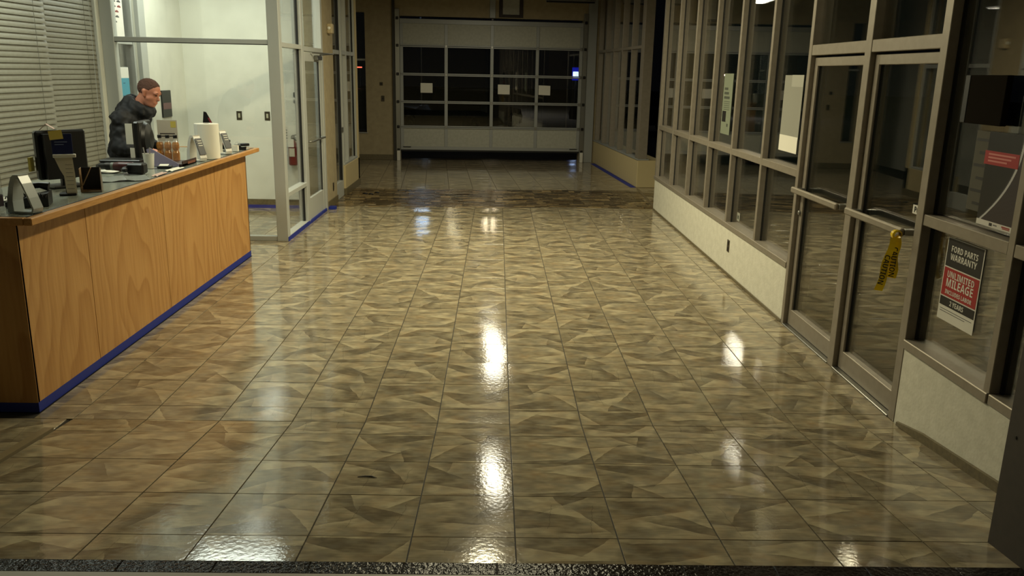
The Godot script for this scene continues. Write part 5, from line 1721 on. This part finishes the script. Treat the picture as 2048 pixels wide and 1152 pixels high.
	t = thing("small_sticker", "small white sticker low on the window left of the doors", "sticker", Vector3(XP, 0.555, -8.09))
	box("sheet", mat("grey paper", Color(0.52, 0.52, 0.48), 0.85), Vector3(0, 0, 0), Vector3(0.002, 0.08, 0.09), t)
	box("print_block", ink, Vector3(-0.001, 0.02, 0.02), Vector3(0, 0.055, 0.06), t)
	# push / pull sticker, half behind the stile
	t = thing("door_sticker", "small white lettered sticker on the second glass door", "sticker", Vector3(WALL_R + 0.046, 1.19, -4.665))
	box("sheet", wht, Vector3(0, 0, 0), Vector3(0.002, 0.05, 0.09), t)
	fit_words("Pu", 0.05, blk, Vector3(-0.0012, 0.025, 0.045), ux, uy, t)
	# caution tape tied to the bar
	t = thing("caution_tape", "yellow caution tape tied to the second door's push bar", "tape", Vector3(2.262, 1.085, -4.585))
	var yel := mat("tape yellow", Color(0.86, 0.73, 0.06), 0.35)
	var s := st()
	lathe(s, [Vector2(0.018, -0.022), Vector2(0.027, -0.016), Vector2(0.029, 0.014), Vector2(0.020, 0.022)], 10, Vector3(0.0, -0.007, 0.0), Basis(Vector3.RIGHT, PI / 2))
	build(s, "knot", yel, t)
	var face := Vector3(-0.62, 0, 0.78).normalized()
	var wide := Vector3(0.78, 0, 0.62).normalized()
	for q in [[Vector3(-0.005, -0.02, 0.030), Vector3(-0.012, -0.25, 0.030), 0.052], [Vector3(-0.03, -0.02, 0.034), Vector3(-0.075, -0.325, 0.034), 0.042]]:
		var p0: Vector3 = q[0]
		var p1: Vector3 = q[1]
		var w: float = q[2]
		s = st()
		var n := 9
		for k in n:
			var a := p0.lerp(p1, k / float(n)) + Vector3(0.006 * sin(k * 1.1), 0, 0)
			var b := p0.lerp(p1, (k + 1) / float(n)) + Vector3(0.006 * sin((k + 1) * 1.1), 0, 0)
			var wa := wide * w * (0.75 + 0.35 * k / n) * 0.5
			var wb := wide * w * (0.75 + 0.35 * (k + 1) / n) * 0.5
			poly(s, [a - wa, a + wa, b + wb, b - wb], face)
			var th := -face * 0.0008
			poly(s, [a - wa + th, a + wa + th, b + wb + th, b - wb + th], -face)
		var tail := build(s, "tail", yel, t)
		var dirv := (p1 - p0).normalized()
		fit_words("CAUTION", 0.17, blk, p0.lerp(p1, 0.60) + face * 0.0105, dirv, face.cross(dirv), tail)
	# a thin sliver of debris on a near tile
	var ch := st()
	tube(ch, [Vector3(-0.045, 0, 0.004), Vector3(-0.01, 0.002, 0.0), Vector3(0.02, 0.003, 0.004), Vector3(0.045, 0.001, 0.012)], [0.0015, 0.003, 0.004, 0.001], 6)
	var o := build(ch, "debris_sliver", M["black rubber"])
	o.position = Vector3(-0.579, ramp_y(-3.535) + 0.003, -3.535)
	tag(o, "thin dark sliver lying on a near floor tile", "debris")

# ---------------------------------------------------------------- blue masking tape
func tapes() -> void:
	var m: Material = M["blue tape"]
	var s := st()
	span(s, Vector3(-2.5695, 0.0, -8.60), Vector3(-2.568, 0.058, -4.428))
	tag(build(s, "masking_tape", m), "blue masking tape along the foot of the counter's long front", "tape", "blue masking tape strips")
	s = st()
	span(s, Vector3(-3.2, 0.0, -4.4295), Vector3(-2.57, 0.056, -4.4275))
	tag(build(s, "masking_tape", m), "blue masking tape along the foot of the counter's near end", "tape", "blue masking tape strips")
	s = st()
	span(s, Vector3(SIDE_X, 0.0, -10.50), Vector3(SIDE_X + 0.003, 0.05, OFFICE_Z))
	span(s, Vector3(SIDE_X - 0.02, 0.0, -11.60), Vector3(SIDE_X + 0.003, 0.035, -10.50))
	span(s, Vector3(SIDE_X, 0.0, -11.80), Vector3(SIDE_X + 0.10, 0.04, -11.70))
	tag(build(s, "masking_tape", m), "blue masking tape along the foot of the office side partition", "tape", "blue masking tape strips")
	s = st()
	span(s, Vector3(-4.2, 0.0, OFFICE_BACK + 0.012), Vector3(-2.75, 0.045, OFFICE_BACK + 0.015))
	tag(build(s, "masking_tape", m), "blue masking tape on the skirting inside the office", "tape", "blue masking tape strips")
	s = st()
	span(s, Vector3(-0.10, 0.0, -4.0), Vector3(0, 0.003, -0.02))
	var o := build(s, "masking_tape", m)
	o.transform = Transform3D(Basis(Vector3.UP, BAY_TURN), bay_point(2.52, 0, -0.5))
	tag(o, "blue masking tape on the floor along the garage bay's low wall", "tape", "blue masking tape strips")

# ---------------------------------------------------------------- outside, at night
func lamp_post(at: Vector3, height: float, energy: float, color: Color, label: String, glow := 22.0) -> void:
	var t := thing("street_lamp", label, "street lamp", at, 0, "parking lot lamps")
	var steel: Material = mat("pole paint", Color(0.16, 0.16, 0.16), 0.5)
	var s := st()
	lathe(s, [Vector2(0.10, 0), Vector2(0.10, 0.3), Vector2(0.06, 0.32), Vector2(0.04, height)], 12)
	build(s, "pole", steel, t)
	s = st()
	span(s, Vector3(-0.35, height + 0.02, -0.2), Vector3(0.35, height + 0.14, 0.25), 0.02)
	build(s, "lamp_head", steel, t)
	var g := StandardMaterial3D.new()
	g.albedo_color = Color(0.9, 0.9, 0.9)
	g.emission_enabled = true
	g.emission = color
	g.emission_energy_multiplier = glow
	box("lens_lamp", g, Vector3(-0.3, height - 0.06, -0.15), Vector3(0.3, height + 0.02, 0.2), t, 0.02)
	var l := SpotLight3D.new()
	l.name = "lamp"
	l.light_color = color
	l.light_energy = energy
	l.light_size = 0.2
	l.spot_range = 80.0
	l.spot_angle = 70.0
	l.shadow_enabled = true
	t.add_child(l)
	l.position = Vector3(0, height - 0.12, 0.02)
	l.rotation = Vector3(-PI / 2, 0, 0)

func car(at: Vector3, turn: float, paint: Color, label: String) -> void:
	var t := thing("parked_car", label, "car", at, turn, "cars parked outside")
	var pm := mat("car paint %s" % paint.to_html(), paint, 0.2, 0.2)
	var s := st()
	extrude(s, [Vector2(-2.2, 0.30), Vector2(2.2, 0.30), Vector2(2.25, 0.55), Vector2(2.1, 0.80), Vector2(1.0, 0.95), Vector2(-1.7, 0.98), Vector2(-2.2, 0.85)], 1.75)
	build(s, "body", pm, t)
	s = st()
	extrude(s, [Vector2(-1.65, 0.97), Vector2(1.05, 0.94), Vector2(0.35, 1.42), Vector2(-1.0, 1.45)], 1.5)
	build(s, "cabin_glass", mat("car glass", Color(0.02, 0.02, 0.025), 0.05), t)
	s = st()
	extrude(s, [Vector2(-1.05, 1.43), Vector2(0.40, 1.40), Vector2(0.30, 1.47), Vector2(-0.95, 1.49)], 1.52)
	build(s, "roof", pm, t)
	for x in [-1.35, 1.35]:
		for z in [-0.80, 0.80]:
			s = st()
			lathe(s, [Vector2(0.18, -0.1), Vector2(0.33, -0.1), Vector2(0.33, 0.1), Vector2(0.18, 0.1)], 20, Vector3(x, 0.33, z), Basis(Vector3.RIGHT, PI / 2))
			build(s, "wheel", M["black rubber"], t)
	for z in [-0.65, 0.65]:
		box("headlight", mat("headlight glass", Color(0.8, 0.8, 0.8), 0.05, 0.6), Vector3(2.14, 0.60, z - 0.16), Vector3(2.22, 0.74, z + 0.16), t, 0.02)

func outside() -> void:
	var s := st()
	span(s, Vector3(-60, -0.3, -120), Vector3(-4.5, -0.12, 20))
	span(s, Vector3(3.4, -0.3, -120), Vector3(60, -0.12, 20))
	span(s, Vector3(-4.5, -0.3, -120), Vector3(3.4, -0.12, -20.0))
	tag(build(s, "ground", M["asphalt"]), "dark asphalt lot outside the building", "ground", "", "structure")
	lamp_post(Vector3(-4.05, -0.12, -45), 6.05, 25.0, Color(0.75, 0.88, 1.0), "bluish parking lot lamp beyond the left of the garage door")
	lamp_post(Vector3(-0.33, -0.12, -45), 6.0, 22.0, Color(1.0, 0.93, 0.78), "warm parking lot lamp straight beyond the garage door", 34.0)
	lamp_post(Vector3(12.0, -0.12, -45), 2.2, 4.0, Color(1.0, 0.96, 0.88), "low lamp seen through the far right-hand window", 20.0)
	lamp_post(Vector3(14.6, -0.12, -45), 2.75, 4.0, Color(1.0, 0.97, 0.92), "slightly taller lamp seen through the right-hand windows", 20.0)
	car(Vector3(-4.4, -0.12, -27.0), 0.9, Color(0.10, 0.10, 0.11), "dark car parked beyond the overhead door's left panes")
	car(Vector3(-0.9, -0.12, -29.0), 1.1, Color(0.22, 0.22, 0.24), "grey car parked beyond the overhead door's second column of panes")
	car(Vector3(4.9, -0.12, -33.0), 2.2, Color(0.14, 0.05, 0.05), "dark red car parked beyond the overhead door's right panes")
	# lit sign
	var t := thing("lit_sign", "small lit blue and white sign beyond the overhead door", "sign", Vector3(4.12, -0.12, -45.5))
	box("post", mat("pole paint", Color(0.16, 0.16, 0.16), 0.5), Vector3(-0.05, 0, -0.05), Vector3(0.05, 1.75, 0.05), t)
	var blue := StandardMaterial3D.new()
	blue.albedo_color = Color(0.02, 0.05, 0.4)
	blue.emission_enabled = true
	blue.emission = Color(0.02, 0.06, 0.55)
	blue.emission_energy_multiplier = 0.6
	box("sign_cabinet", blue, Vector3(-0.20, 1.75, -0.06), Vector3(0.20, 2.42, 0.06), t, 0.02)
	var face := StandardMaterial3D.new()
	face.albedo_color = Color(0.8, 0.85, 0.95)
	face.emission_enabled = true
	face.emission = Color(0.75, 0.85, 1.0)
	face.emission_energy_multiplier = 1.1
	box("sign_face", face, Vector3(-0.16, 1.90, 0.06), Vector3(0.17, 2.20, 0.07), t)
	for k in 3:
		box("sign_mark", mat("sign ink", Color(0.10, 0.15, 0.35), 0.5), Vector3(-0.10 + 0.03 * k, 2.12 - 0.07 * k, 0.07), Vector3(0.10, 2.14 - 0.07 * k, 0.075), t)
	var l := OmniLight3D.new()
	l.name = "lamp"
	l.light_color = Color(0.75, 0.85, 1.0)
	l.light_energy = 0.1
	l.light_size = 0.15
	l.omni_range = 40.0
	l.shadow_enabled = true
	t.add_child(l)
	l.position = Vector3(0, 2.05, 0.2)
	# red tail-lamp bar seen in the narrow window
	t = thing("tail_light_bar", "thin glowing reddish light bar seen in the narrow far window", "light", Vector3(-7.25, -0.12, -45))
	var rl := StandardMaterial3D.new()
	rl.albedo_color = Color(0.9, 0.4, 0.3)
	rl.emission_enabled = true
	rl.emission = Color(1.0, 0.42, 0.30)
	rl.emission_energy_multiplier = 1.5
	box("light_tube", rl, Vector3(-0.16, 2.16, 0), Vector3(0.14, 2.22, 0.05), t, 0.01)
	box("post", mat("pole paint", Color(0.16, 0.16, 0.16), 0.5), Vector3(-0.03, 0, 0), Vector3(0.03, 2.16, 0.05), t)
